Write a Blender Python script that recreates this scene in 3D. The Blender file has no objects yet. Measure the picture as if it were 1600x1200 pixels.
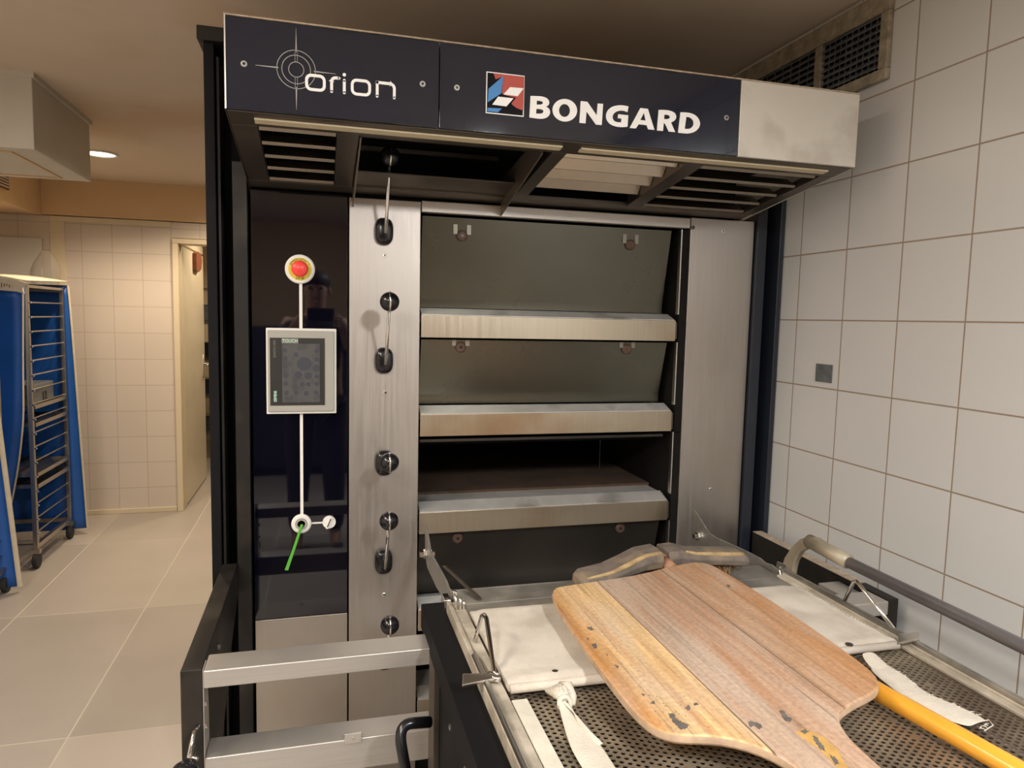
import bpy, bmesh, math, random
from mathutils import Vector, Matrix
random.seed(7)
C = bpy.context.scene.collection
sc = bpy.context.scene

# ------------------------------------------------------------------ camera
FPX = 1095.75
YAW, PITCH, ROLL = 0.266525516, 0.0928738646, 0.0226801533
H = 1.47
def _rot(a, b, c):
    ca, sa, cb, sb, cc, s_ = math.cos(a), math.sin(a), math.cos(b), math.sin(b), math.cos(c), math.sin(c)
    base = Matrix(((1,0,0),(0,0,-1),(0,1,0)))
    Ry = Matrix(((ca,-sa,0),(sa,ca,0),(0,0,1)))
    Rp = Matrix(((1,0,0),(0,cb,-sb),(0,sb,cb)))
    Rr = Matrix(((cc,-s_,0),(s_,cc,0),(0,0,1)))
    return Rr @ Rp @ base @ Ry
RM = _rot(YAW, PITCH, ROLL)
cd = bpy.data.cameras.new('camera'); cam = bpy.data.objects.new('camera', cd); C.objects.link(cam)
cd.sensor_fit = 'HORIZONTAL'; cd.sensor_width = 36; cd.lens = FPX/1600*36; cd.clip_start = 0.02
m3 = Matrix((RM[0], -RM[1], -RM[2])).transposed()
cam.matrix_world = Matrix.Translation((0,0,H)) @ m3.to_4x4()
sc.camera = cam
def at(px, py, ax, val):
    """point of the place seen at a reading of the photograph, on the real plane ax = val"""
    d = RM.transposed() @ Vector(((px-800)/FPX, (py-600)/FPX, 1))
    i = 'xyz'.index(ax); o = Vector((0,0,H)); return o + d*((val-o[i])/d[i])

# ------------------------------------------------------------------ world, lights, exposure
w = bpy.data.worlds.new('world'); sc.world = w; w.use_nodes = True
w.node_tree.nodes['Background'].inputs[0].default_value = (1, .93, .85, 1)
w.node_tree.nodes['Background'].inputs[1].default_value = 0.03
sc.view_settings.view_transform = 'Standard'; sc.view_settings.look = 'None'
sc.view_settings.exposure = 0.0; sc.view_settings.gamma = 1
def area(name, loc, sx, sy, power, col, rot=(0,0,0)):
    l = bpy.data.lights.new(name, 'AREA'); l.shape = 'RECTANGLE'; l.size = sx; l.size_y = sy
    l.energy = power; l.color = col
    o = bpy.data.objects.new(name, l); C.objects.link(o); o.location = loc; o.rotation_euler = rot
    return o
LAMPS = [  # ceiling tube fixtures of the bakehouse: location, size x, size y, power, colour
    ((0.80, -0.60, 2.30), 0.15, 0.45, 58, (1.0, .99, .975)),
    ((-0.75, -0.65, 2.30), 0.30, 0.85, 46, (1.0, .965, .925)),
    ((-1.35, 0.9, 2.30), 0.30, 1.20, 40, (1.0, .88, .75)),
]
SPOTS = [(-1.22, 4.60, 78), (-0.33, 3.5, 60), (-2.1, 3.0, 50), (-1.9, 4.3, 24), (-0.5, 5.0, 56), (-0.45, 6.2, 70), (-0.60, 7.6, 50)]  # added unseen: lamps behind the oven, at the doorway and over the shelf

# ------------------------------------------------------------------ materials
def nd(nt, t, **k):
    n = nt.nodes.new(t)
    for a, b in k.items(): setattr(n, a, b)
    return n
def mat(name, col, rough=.5, metal=0., spec=.5, var=0., vscale=8, vstretch=(1,1,1), bump=0., bscale=60, bstretch=None,
        stain=None, stain_scale=3, stain_lo=.5, stain_hi=.7, rvar=0., emit=None, estr=0, trans=0, alpha=None, coat=0, ior=None):
    m = bpy.data.materials.new(name); m.use_nodes = True; nt = m.node_tree; b = nt.nodes['Principled BSDF']
    L = nt.links.new
    b.inputs['Base Color'].default_value = (*col, 1); b.inputs['Roughness'].default_value = rough
    b.inputs['Metallic'].default_value = metal; b.inputs['Specular IOR Level'].default_value = spec
    if ior: b.inputs['IOR'].default_value = ior
    if coat: b.inputs['Coat Weight'].default_value = coat; b.inputs['Coat Roughness'].default_value = .1
    if emit: b.inputs['Emission Color'].default_value = (*emit, 1); b.inputs['Emission Strength'].default_value = estr
    if trans: b.inputs['Transmission Weight'].default_value = trans
    if alpha is not None: b.inputs['Alpha'].default_value = alpha
    tc = nd(nt, 'ShaderNodeTexCoord'); src = tc.outputs['Object']
    out = None
    if var or rvar:
        mp = nd(nt, 'ShaderNodeMapping'); mp.inputs['Scale'].default_value = vstretch; L(src, mp.inputs[0])
        n = nd(nt, 'ShaderNodeTexNoise'); n.inputs['Scale'].default_value = vscale; n.inputs['Detail'].default_value = 6
        n.inputs['Roughness'].default_value = .6; L(mp.outputs[0], n.inputs['Vector'])
        if var:
            r = nd(nt, 'ShaderNodeMapRange'); r.inputs[1].default_value = .3; r.inputs[2].default_value = .7
            r.inputs[3].default_value = 1-var; r.inputs[4].default_value = 1+var; L(n.outputs['Fac'], r.inputs[0])
            mx = nd(nt, 'ShaderNodeVectorMath', operation='SCALE'); mx.inputs[0].default_value = col; L(r.outputs[0], mx.inputs['Scale'])
            out = mx.outputs[0]
        if rvar:
            r = nd(nt, 'ShaderNodeMapRange'); r.inputs[1].default_value = .3; r.inputs[2].default_value = .7
            r.inputs[3].default_value = max(.02, rough-rvar); r.inputs[4].default_value = rough+rvar
            L(n.outputs['Fac'], r.inputs[0]); L(r.outputs[0], b.inputs['Roughness'])
    if stain:
        n2 = nd(nt, 'ShaderNodeTexNoise'); n2.inputs['Scale'].default_value = stain_scale; n2.inputs['Detail'].default_value = 5
        L(src, n2.inputs['Vector'])
        r2 = nd(nt, 'ShaderNodeMapRange'); r2.inputs[1].default_value = stain_lo; r2.inputs[2].default_value = stain_hi; L(n2.outputs['Fac'], r2.inputs[0])
        mc = nd(nt, 'ShaderNodeMix', data_type='RGBA'); L(r2.outputs[0], mc.inputs[0])
        mc.inputs[6].default_value = (*col, 1); mc.inputs[7].default_value = (*stain, 1)
        if out: L(out, mc.inputs[6])
        out = mc.outputs[2]
    if out: L(out, b.inputs['Base Color'])
    if bump:
        mp2 = nd(nt, 'ShaderNodeMapping'); mp2.inputs['Scale'].default_value = bstretch or (1,1,1); L(src, mp2.inputs[0])
        n3 = nd(nt, 'ShaderNodeTexNoise'); n3.inputs['Scale'].default_value = bscale; n3.inputs['Detail'].default_value = 4; L(mp2.outputs[0], n3.inputs['Vector'])
        bp = nd(nt, 'ShaderNodeBump'); bp.inputs['Strength'].default_value = bump; bp.inputs['Distance'].default_value = .002
        L(n3.outputs['Fac'], bp.inputs['Height']); L(bp.outputs[0], b.inputs['Normal'])
    return m
def tile_mat(name, col, grout, ax_u, u0, su, v0, sv, gw=.004, rough=.22, var=.03, axv='Z', bump=.4, stain=None):
    """rectangular tiles from world-like object coordinates; ax_u is the horizontal axis of the surface"""
    m = bpy.data.materials.new(name); m.use_nodes = True; nt = m.node_tree; b = nt.nodes['Principled BSDF']; L = nt.links.new
    tc = nd(nt, 'ShaderNodeTexCoord'); sp = nd(nt, 'ShaderNodeSeparateXYZ'); L(tc.outputs['Object'], sp.inputs[0])
    def line(o, off, s):
        a = nd(nt, 'ShaderNodeMath', operation='SUBTRACT'); L(o, a.inputs[0]); a.inputs[1].default_value = off
        d = nd(nt, 'ShaderNodeMath', operation='DIVIDE'); L(a.outputs[0], d.inputs[0]); d.inputs[1].default_value = s
        f = nd(nt, 'ShaderNodeMath', operation='FRACT'); L(d.outputs[0], f.inputs[0])
        c = nd(nt, 'ShaderNodeMath', operation='PINGPONG'); L(d.outputs[0], c.inputs[0]); c.inputs[1].default_value = .5
        k = nd(nt, 'ShaderNodeMapRange'); L(c.outputs[0], k.inputs[0]); k.inputs[1].default_value = gw/s*.35; k.inputs[2].default_value = gw/s*.65
        fl = nd(nt, 'ShaderNodeMath', operation='FLOOR'); L(d.outputs[0], fl.inputs[0])
        return k.outputs[0], fl.outputs[0]
    ku, fu = line(sp.outputs[ax_u], u0, su); kv, fv = line(sp.outputs[axv], v0, sv)
    mn = nd(nt, 'ShaderNodeMath', operation='MINIMUM'); L(ku, mn.inputs[0]); L(kv, mn.inputs[1])
    cb = nd(nt, 'ShaderNodeCombineXYZ'); L(fu, cb.inputs[0]); L(fv, cb.inputs[1])
    wn = nd(nt, 'ShaderNodeTexWhiteNoise'); L(cb.outputs[0], wn.inputs[0])
    no = nd(nt, 'ShaderNodeTexNoise'); no.inputs['Scale'].default_value = 2.3; no.inputs['Detail'].default_value = 8; L(tc.outputs['Object'], no.inputs['Vector'])
    ad = nd(nt, 'ShaderNodeMath', operation='ADD'); L(wn.outputs[0], ad.inputs[0]); L(no.outputs['Fac'], ad.inputs[1])
    r = nd(nt, 'ShaderNodeMapRange'); r.inputs[1].default_value = .2; r.inputs[2].default_value = 1.8; r.inputs[3].default_value = 1-var; r.inputs[4].default_value = 1+var; L(ad.outputs[0], r.inputs[0])
    s = nd(nt, 'ShaderNodeVectorMath', operation='SCALE'); s.inputs[0].default_value = col; L(r.outputs[0], s.inputs['Scale'])
    tcol = s.outputs[0]
    mx = nd(nt, 'ShaderNodeMix', data_type='RGBA'); L(mn.outputs[0], mx.inputs[0]); mx.inputs[6].default_value = (*grout, 1); L(tcol, mx.inputs[7])
    L(mx.outputs[2], b.inputs['Base Color'])
    rr = nd(nt, 'ShaderNodeMapRange'); L(mn.outputs[0], rr.inputs[0]); rr.inputs[3].default_value = .85; rr.inputs[4].default_value = rough; L(rr.outputs[0], b.inputs['Roughness'])
    bp = nd(nt, 'ShaderNodeBump'); bp.inputs['Strength'].default_value = bump; bp.inputs['Distance'].default_value = .002; L(mn.outputs[0], bp.inputs['Height']); L(bp.outputs[0], b.inputs['Normal'])
    return m

M = {}
M['steel'] = mat('brushed_steel', (.55,.52,.48), .42, .75, var=.07, vscale=5, vstretch=(1,1,60), rvar=.06)
M['steel_v'] = mat('brushed_steel_upright', (.49,.455,.42), .42, 1, var=.05, vscale=4, vstretch=(30,30,1), rvar=.05, stain=(.43,.38,.32), stain_scale=2.2, stain_lo=.52, stain_hi=.8)
M['steel_lip'] = mat('heat_tinted_steel', (.50,.44,.345), .32, 1, var=.05, vscale=5, vstretch=(40,1,1), rvar=.04, stain=(.33,.21,.11), stain_scale=3.6, stain_lo=.50, stain_hi=.85)
M['steel_dull'] = mat('dull_floured_steel', (.42,.41,.38), .5, .85, var=.18, vscale=14, rvar=.12, stain=(.60,.57,.50), stain_scale=7, stain_lo=.5, stain_hi=.68)
M['ledge'] = mat('pale_ledge_steel', (.60,.60,.58), .4, .45, var=.12, vscale=12, stain=(.22,.21,.19), stain_scale=6, stain_lo=.55, stain_hi=.72)
M['hook'] = mat('worn_hook_steel', (.36,.35,.32), .38, .65, var=.15, vscale=25)
M['dust'] = mat('dusty_edge', (.42,.34,.26), .9, 0, var=.3, vscale=60)
M['steel_white'] = mat('bright_steel', (.72,.71,.68), .3, 1, var=.05, vscale=10)
M['steel_hood'] = mat('hood_side_steel', (.66,.63,.56), .45, .3, var=.04, vscale=4, rvar=.06, stain=(.56,.52,.46), stain_scale=4, stain_lo=.55, stain_hi=.62)
M['steel_dark'] = mat('smoked_steel', (.135,.115,.095), .4, .85, var=.15, vscale=6, rvar=.08)
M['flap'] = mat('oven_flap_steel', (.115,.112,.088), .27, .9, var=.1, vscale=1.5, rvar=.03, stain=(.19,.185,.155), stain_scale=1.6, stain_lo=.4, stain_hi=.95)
M['steel_slat'] = mat('louvre_steel', (.30,.26,.21), .4, .85, var=.1)
M['slot_steel'] = mat('slot_edge_steel', (.24,.225,.18), .45, .8, var=.1)
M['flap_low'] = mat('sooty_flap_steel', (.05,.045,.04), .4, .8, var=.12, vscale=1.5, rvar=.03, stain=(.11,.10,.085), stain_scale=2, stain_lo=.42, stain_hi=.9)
M['soot'] = mat('soot_black', (.010,.009,.008), .85, 0, spec=.15, var=.3)
M['stone'] = mat('hearth_stone', (.065,.038,.022), .9, 0, var=.35, vscale=9, bump=.6)
M['glass'] = mat('black_glass', (.002,.002,.006), .03, 0, spec=.5, ior=1.6)
M['glass_hood'] = mat('black_glass_fascia', (.005,.0105,.027), .05, 0, spec=.5, ior=1.7)
M['black'] = mat('black_paint', (.006,.006,.007), .6, 0, spec=.14, var=.1, bump=.1)
M['black_worn'] = mat('worn_black_paint', (.012,.0105,.009), .5, 0, spec=.28, var=.2, stain=(.045,.036,.028), stain_scale=5, stain_lo=.5, stain_hi=.75)
M['navy'] = mat('blue_black_paint', (.014,.018,.028), .42, 0)
M['plastic'] = mat('black_plastic', (.010,.010,.012), .22, 0)
M['chrome'] = mat('chrome', (.75,.74,.72), .12, 1)
M['zinc'] = mat('zinc', (.62,.60,.56), .3, 1, var=.1)
M['gold_zinc'] = mat('yellowed_zinc', (.36,.315,.235), .55, .4, var=.15, vscale=20)
M['tube'] = mat('grey_tube', (.21,.20,.21), .38, .5, var=.1)
M['white'] = mat('white_plastic', (.78,.77,.72), .4)
M['letter'] = mat('white_lettering', (.97,.98,.97), .5)
M['silver_line'] = mat('silver_print', (.38,.37,.35), .4, .3)
M['bezel'] = mat('grey_bezel', (.36,.35,.31), .5)
M['screen'] = mat('screen_surround', (.035,.034,.032), .3)
M['display'] = mat('smudged_display', (.085,.085,.085), .35, stain=(.06,.06,.065), stain_scale=45, stain_lo=.45, stain_hi=.6)
M['mint'] = mat('mint_print', (.45,.70,.58), .5)
M['dim_print'] = mat('dim_print', (.20,.20,.17), .5)
M['tile_print'] = mat('grey_print', (.34,.36,.36), .5)
M['yellow'] = mat('yellow_ring', (.80,.66,.08), .5)
M['red'] = mat('red_button', (.85,.06,.05), .35)
M['green'] = mat('green_plastic', (.10,.42,.05), .4)
M['brown'] = mat('brown_plastic', (.22,.07,.03), .5)
M['logo_red'] = mat('logo_red', (.48,.07,.045), .5); M['logo_blue'] = mat('logo_blue', (.06,.26,.62), .5)
M['rust'] = mat('rusty_bolt', (.11,.065,.045), .6, .4, var=.3, vscale=60)
M['canvas'] = mat('floured_canvas', (.62,.57,.49), .95, 0, var=.08, vscale=10, bump=.5, bscale=300, stain=(.46,.40,.33), stain_scale=11, stain_lo=.46, stain_hi=.75)
M['canvas_r'] = mat('cotton_strap', (.60,.55,.465), .95, 0, var=.08, vscale=30, bump=.6, bscale=250)
M['rail'] = mat('floured_rail', (.44,.39,.31), .6, .3, var=.25, vscale=20, bump=.3, stain=(.62,.56,.46), stain_scale=10, stain_lo=.5, stain_hi=.65)
M['strip'] = mat('felt_strip', (.58,.55,.46), .9, 0, var=.12, vscale=22, bump=.3)
M['perf'] = mat('floured_perforated_steel', (.46,.39,.29), .42, .75, var=.35, vscale=14, stain=(.20,.15,.11), stain_scale=4.2, stain_lo=.5, stain_hi=.72)
M['wall_paint'] = mat('warm_wall_paint', (.70,.50,.29), .8, 0, var=.05, vscale=2, bump=.05)
M['ceil'] = mat('ceiling_paint', (.68,.575,.46), .85, 0, var=.05, vscale=1.2, bump=.05, stain=(.58,.42,.27), stain_scale=.9, stain_lo=.5, stain_hi=.72)
M['cream'] = mat('cream_paint', (.72,.62,.45), .5, 0, var=.03)
M['door'] = mat('cream_door', (.74,.66,.50), .3, 0, var=.06, vscale=3)
M['duct'] = mat('painted_duct', (.60,.56,.48), .55, 0, var=.04)
M['grime'] = mat('greasy_frame', (.30,.26,.19), .8, 0, var=.35, vscale=35, bump=.8, bscale=120)
M['slat_grey'] = mat('grille_slat', (.13,.14,.15), .5, .2, var=.35, vscale=40)
M['blue'] = mat('blue_cover', (.012,.10,.42), .42, 0, var=.12, vscale=5, bump=.35, bscale=7)
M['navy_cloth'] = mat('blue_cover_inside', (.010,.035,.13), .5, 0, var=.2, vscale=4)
M['binding'] = mat('cream_binding', (.62,.55,.42), .9, 0, var=.08, vscale=30)
M['rack'] = mat('rack_steel', (.46,.42,.36), .32, 1, var=.1)
M['rubber'] = mat('rubber', (.02,.02,.02), .7)
M['board'] = mat('white_board', (.62,.58,.52), .4)
M['bag'] = mat('clear_bag', (.75,.70,.62), .35, 0, alpha=.3)
M['light_strip'] = mat('light_diffuser', (.60,.52,.36), .5)
M['ptile'] = tile_mat('wall_tiles', (.60,.605,.595), (.30,.23,.17), 'Y', 1.890+.1985*0, .1985, 1.486, .2, gw=.0038, rough=.28)
M['back_tile'] = tile_mat('back_wall_tiles', (.68,.60,.52), (.50,.42,.35), 'X', -1.602, .190, 1.868, .187, gw=.004, rough=.3, bump=.2)
M['floor'] = tile_mat('floor_tiles', (.41,.37,.33), (.51,.475,.39), 'X', -1.408, .562, 3.72, 1.12, gw=.006, rough=.36, var=.2, axv='Y', bump=.1)
def emis(name, col, s):
    m = bpy.data.materials.new(name); m.use_nodes = True; nt = m.node_tree; nt.nodes.clear()
    e = nd(nt, 'ShaderNodeEmission'); e.inputs[0].default_value = (*col, 1); e.inputs[1].default_value = s
    o = nd(nt, 'ShaderNodeOutputMaterial'); nt.links.new(e.outputs[0], o.inputs[0]); return m
M['lamp'] = emis('lamp_glow', (1,.82,.5), 9); M['tubelight'] = emis('tube_glow', (1,.93,.83), 6)

def wood_mat(name, planks, axis_scale=(42,1.7,42), dark=(.10,.05,.025), flour=.35):
    """planks: list of (upper x limit, colour) across the board, grain along Y"""
    m = bpy.data.materials.new(name); m.use_nodes = True; nt = m.node_tree; b = nt.nodes['Principled BSDF']; L = nt.links.new
    tc = nd(nt, 'ShaderNodeTexCoord'); sp = nd(nt, 'ShaderNodeSeparateXYZ'); L(tc.outputs['Object'], sp.inputs[0])
    mp = nd(nt, 'ShaderNodeMapping'); mp.inputs['Scale'].default_value = axis_scale; L(tc.outputs['Object'], mp.inputs[0])
    n = nd(nt, 'ShaderNodeTexNoise'); n.inputs['Scale'].default_value = 1.5; n.inputs['Detail'].default_value = 8; n.inputs['Distortion'].default_value = 1.3; L(mp.outputs[0], n.inputs['Vector'])
    cr = nd(nt, 'ShaderNodeValToRGB'); cr.color_ramp.interpolation = 'LINEAR'
    x0 = planks[0][0]; x1 = planks[-1][0]
    mr = nd(nt, 'ShaderNodeMapRange'); mr.inputs[1].default_value = x0; mr.inputs[2].default_value = x1; L(sp.outputs['X'], mr.inputs[0]); L(mr.outputs[0], cr.inputs[0])
    els = cr.color_ramp.elements
    els[0].position = 0; els[0].color = (*planks[1][1], 1)
    for k in range(1, len(planks)-1):
        gap = .0005 if planks[k][2] else .018
        if k > 1: els.new((planks[k][0]-x0-gap)/(x1-x0)).color = (*planks[k][1], 1)
        else: els[1].position = (planks[k][0]-x0-gap)/(x1-x0); els[1].color = (*planks[k][1], 1)
        els.new((planks[k][0]-x0+gap)/(x1-x0)).color = (*planks[k+1][1], 1)
    r = nd(nt, 'ShaderNodeMapRange'); r.inputs[1].default_value = .25; r.inputs[2].default_value = .75; r.inputs[3].default_value = .76; r.inputs[4].default_value = 1.2; L(n.outputs['Fac'], r.inputs[0])
    s = nd(nt, 'ShaderNodeVectorMath', operation='SCALE'); L(cr.outputs[0], s.inputs[0]); L(r.outputs[0], s.inputs['Scale'])
    # orange streaks along the grain
    mp3 = nd(nt, 'ShaderNodeMapping'); mp3.inputs['Scale'].default_value = (30,2.4,30); mp3.inputs['Location'].default_value = (3,1,2); L(tc.outputs['Object'], mp3.inputs[0])
    n3 = nd(nt, 'ShaderNodeTexNoise'); n3.inputs['Scale'].default_value = .9; n3.inputs['Detail'].default_value = 5; n3.inputs['Distortion'].default_value = .4; L(mp3.outputs[0], n3.inputs['Vector'])
    r3 = nd(nt, 'ShaderNodeMapRange'); r3.inputs[1].default_value = .52; r3.inputs[2].default_value = .72; r3.inputs[4].default_value = .8; L(n3.outputs['Fac'], r3.inputs[0])
    m3_ = nd(nt, 'ShaderNodeMix', data_type='RGBA'); L(r3.outputs[0], m3_.inputs[0]); L(s.outputs[0], m3_.inputs[6]); m3_.inputs[7].default_value = (.44,.19,.07,1)
    # flour dust
    mp2 = nd(nt, 'ShaderNodeMapping'); mp2.inputs['Scale'].default_value = (9,2.2,9); L(tc.outputs['Object'], mp2.inputs[0])
    f = nd(nt, 'ShaderNodeTexNoise'); f.inputs['Scale'].default_value = 1.6; f.inputs['Detail'].default_value = 9; L(mp2.outputs[0], f.inputs['Vector'])
    fr = nd(nt, 'ShaderNodeMapRange'); fr.inputs[1].default_value = .45; fr.inputs[2].default_value = .72; fr.inputs[4].default_value = flour; L(f.outputs['Fac'], fr.inputs[0])
    mx = nd(nt, 'ShaderNodeMix', data_type='RGBA'); L(fr.outputs[0], mx.inputs[0]); L(m3_.outputs[2], mx.inputs[6]); mx.inputs[7].default_value = (.60,.49,.40,1)
    # seams between planks
    # fine flour speckle and thin dark grain lines
    f2 = nd(nt, 'ShaderNodeTexNoise'); f2.inputs['Scale'].default_value = 130; f2.inputs['Detail'].default_value = 6; L(tc.outputs['Object'], f2.inputs['Vector'])
    fm = nd(nt, 'ShaderNodeMapRange'); fm.inputs[1].default_value = .3; fm.inputs[2].default_value = .7; fm.inputs[3].default_value = .84; fm.inputs[4].default_value = 1.14; L(f2.outputs['Fac'], fm.inputs[0])
    mp4 = nd(nt, 'ShaderNodeMapping'); mp4.inputs['Scale'].default_value = (190,3.2,190); L(tc.outputs['Object'], mp4.inputs[0])
    g4 = nd(nt, 'ShaderNodeTexNoise'); g4.inputs['Scale'].default_value = 1; g4.inputs['Detail'].default_value = 3; L(mp4.outputs[0], g4.inputs['Vector'])
    gm = nd(nt, 'ShaderNodeMapRange'); gm.inputs[1].default_value = .30; gm.inputs[2].default_value = .46; gm.inputs[3].default_value = .66; gm.inputs[4].default_value = 1.0; L(g4.outputs['Fac'], gm.inputs[0])
    mu = nd(nt, 'ShaderNodeMath', operation='MULTIPLY'); L(fm.outputs[0], mu.inputs[0]); L(gm.outputs[0], mu.inputs[1])
    sc2 = nd(nt, 'ShaderNodeVectorMath', operation='SCALE'); L(mx.outputs[2], sc2.inputs[0]); L(mu.outputs[0], sc2.inputs['Scale'])
    col = sc2.outputs[0]
    for k in range(1, len(planks)-1):
        if not planks[k][2]: continue
        a = nd(nt, 'ShaderNodeMath', operation='SUBTRACT'); L(sp.outputs['X'], a.inputs[0]); a.inputs[1].default_value = planks[k][0]
        ab = nd(nt, 'ShaderNodeMath', operation='ABSOLUTE'); L(a.outputs[0], ab.inputs[0])
        q = nd(nt, 'ShaderNodeMapRange'); L(ab.outputs[0], q.inputs[0]); q.inputs[1].default_value = .0006; q.inputs[2].default_value = .0017; q.inputs[3].default_value = .85; q.inputs[4].default_value = 0
        mm = nd(nt, 'ShaderNodeMix', data_type='RGBA'); L(q.outputs[0], mm.inputs[0]); L(col, mm.inputs[6]); mm.inputs[7].default_value = (*dark, 1); col = mm.outputs[2]
    L(col, b.inputs['Base Color']); b.inputs['Roughness'].default_value = .55
    bp = nd(nt, 'ShaderNodeBump'); bp.inputs['Strength'].default_value = .25; bp.inputs['Distance'].default_value = .001; L(n.outputs['Fac'], bp.inputs['Height']); L(bp.outputs[0], b.inputs['Normal'])
    return m
M['peel'] = wood_mat('peel_boards', [(.43,None),(.474,(.50,.25,.09),0),(.583,(.72,.49,.25),1),(.655,(.47,.34,.25),0),(.756,(.47,.30,.20),1),(.84,(.48,.29,.17),0),(.92,(.46,.24,.11),0)], flour=.6)
M['peel_edge'] = mat('worn_wood_edge', (.42,.30,.20), .8, 0, var=.25, vscale=30, bump=.4)
M['chip'] = mat('worn_dark_patch', (.13,.115,.10), .8, 0, var=.3, vscale=60)
M['chip_y'] = mat('bare_yellow_wood', (.55,.33,.10), .7, 0, var=.2, vscale=40)
M['stick'] = mat('varnished_yellow_wood', (.78,.36,.035), .32, 0, var=.13, vscale=10, vstretch=(6,.8,6), coat=.4)
M['stick_end'] = mat('bare_red_wood', (.38,.20,.12), .7, 0, var=.2, vscale=30)
M['broom_wood'] = mat('floured_broom_block', (.17,.14,.115), .9, 0, var=.3, vscale=25, bump=.5, stain=(.26,.20,.13), stain_scale=14, stain_lo=.55, stain_hi=.66)
M['broom_worn'] = mat('worn_yellow_edge', (.42,.30,.15), .8, 0, var=.3, vscale=40)
M['bristle'] = mat('straw_bristle', (.26,.15,.06), .9, 0, var=.4, vscale=60)

# ------------------------------------------------------------------ mesh helpers
class MB:
    def __init__(s): s.v = []; s.f = []
    def add(s, vs, fs):
        o = len(s.v); s.v += [tuple(v) for v in vs]; s.f += [tuple(i+o for i in f) for f in fs]; return s
    def box(s, x0, x1, y0, y1, z0, z1):
        vs = [(x,y,z) for x in (x0,x1) for y in (y0,y1) for z in (z0,z1)]
        return s.add(vs, [(0,1,3,2),(4,6,7,5),(0,4,5,1),(2,3,7,6),(0,2,6,4),(1,5,7,3)])
    def prism(s, poly, ax, a, b):
        """2D polygon (in the other two axes, in xyz order) extruded along ax from a to b"""
        def mk(p, q):
            c = list(p); c.insert('xyz'.index(ax), q); return c
        n = len(poly); vs = [mk(p, a) for p in poly] + [mk(p, b) for p in poly]
        fs = [tuple(range(n)), tuple(range(2*n-1, n-1, -1))] + [(i, i+n, (i+1) % n+n, (i+1) % n) for i in range(n)]
        return s.add(vs, fs)
    def tube(s, pts, r, seg=10, closed=False, flat=1.0):
        pts = [Vector(p) for p in pts]; n = len(pts); rr = r if hasattr(r, '__len__') else [r]*n
        rings = []; up = None
        for i, p in enumerate(pts):
            if closed: t = (pts[(i+1) % n]-pts[i-1]).normalized()
            else: t = (pts[min(i+1,n-1)]-pts[max(i-1,0)]).normalized()
            if up is None:
                up = Vector((0,0,1)) if abs(t.z) < .9 else Vector((0,1,0))
            a = t.cross(up).normalized(); bb = a.cross(t).normalized(); up = bb
            rings.append([p + (a*math.cos(k*2*math.pi/seg)+bb*flat*math.sin(k*2*math.pi/seg))*rr[i] for k in range(seg)])
        vs = [v for rg in rings for v in rg]; fs = []
        for i in range(n if closed else n-1):
            j = (i+1) % n
            for k in range(seg): fs.append((i*seg+k, i*seg+(k+1) % seg, j*seg+(k+1) % seg, j*seg+k))
        if not closed: fs += [tuple(range(seg-1,-1,-1)), tuple((n-1)*seg+k for k in range(seg))]
        return s.add(vs, fs)
    def disc(s, c, r, ax='y', a=0, b=.002, seg=24):
        poly = [(c[0]+r*math.cos(2*math.pi*k/seg), c[1]+r*math.sin(2*math.pi*k/seg)) for k in range(seg)]
        return s.prism(poly, ax, a, b)
    def lathe(s, prof, origin, axis='y', seg=24):
        """prof: (radius, distance along axis)"""
        vs = []; n = len(prof); ox, oy, oz = origin
        for (r, h) in prof:
            for k in range(seg):
                c, d = r*math.cos(2*math.pi*k/seg), r*math.sin(2*math.pi*k/seg)
                vs.append({'y': (ox+c, oy+h, oz+d), 'z': (ox+c, oy+d, oz+h), 'x': (ox+h, oy+c, oz+d)}[axis])
        fs = [(i*seg+k, i*seg+(k+1) % seg, (i+1)*seg+(k+1) % seg, (i+1)*seg+k) for i in range(n-1) for k in range(seg)]
        fs += [tuple(range(seg-1,-1,-1)), tuple((n-1)*seg+k for k in range(seg))]
        return s.add(vs, fs)
    def sphere(s, c, r, sx=1, sy=1, sz=1, nu=20, nv=12):
        vs = [(c[0], c[1], c[2]+r*sz)]
        for i in range(1, nv):
            t = math.pi*i/nv
            for k in range(nu):
                p = 2*math.pi*k/nu; vs.append((c[0]+r*sx*math.sin(t)*math.cos(p), c[1]+r*sy*math.sin(t)*math.sin(p), c[2]+r*sz*math.cos(t)))
        vs.append((c[0], c[1], c[2]-r*sz)); e = len(vs)-1; fs = []
        for k in range(nu):
            fs.append((0, 1+k, 1+(k+1) % nu)); fs.append((e, 1+(nv-2)*nu+(k+1) % nu, 1+(nv-2)*nu+k))
        for i in range(nv-2):
            for k in range(nu): fs.append((1+i*nu+k, 1+(i+1)*nu+k, 1+(i+1)*nu+(k+1) % nu, 1+i*nu+(k+1) % nu))
        return s.add(vs, fs)
    def ribbon(s, pts, wd, y0, y1, closed=False):
        """flat stroke in the xz plane"""
        n = len(pts); P = [Vector(p) for p in pts]; Lf = []; Rt = []
        for i in range(n):
            if closed: a, b = P[i]-P[i-1], P[(i+1) % n]-P[i]
            else: a = P[i]-P[max(i-1,0)] if i else P[1]-P[0]; b = P[min(i+1,n-1)]-P[i] if i < n-1 else P[-1]-P[-2]
            a.normalize(); b.normalize(); t = (a+b).normalized(); nn = Vector((-t.y, t.x)); k = wd/2/max(.5, nn.dot(Vector((-a.y,a.x))))
            Lf.append(P[i]+nn*k); Rt.append(P[i]-nn*k)
        m = n if closed else n-1
        for i in range(m):
            j = (i+1) % n
            s.prism([tuple(Lf[i]), tuple(Lf[j]), tuple(Rt[j]), tuple(Rt[i])], 'y', y0, y1)
        return s
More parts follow.
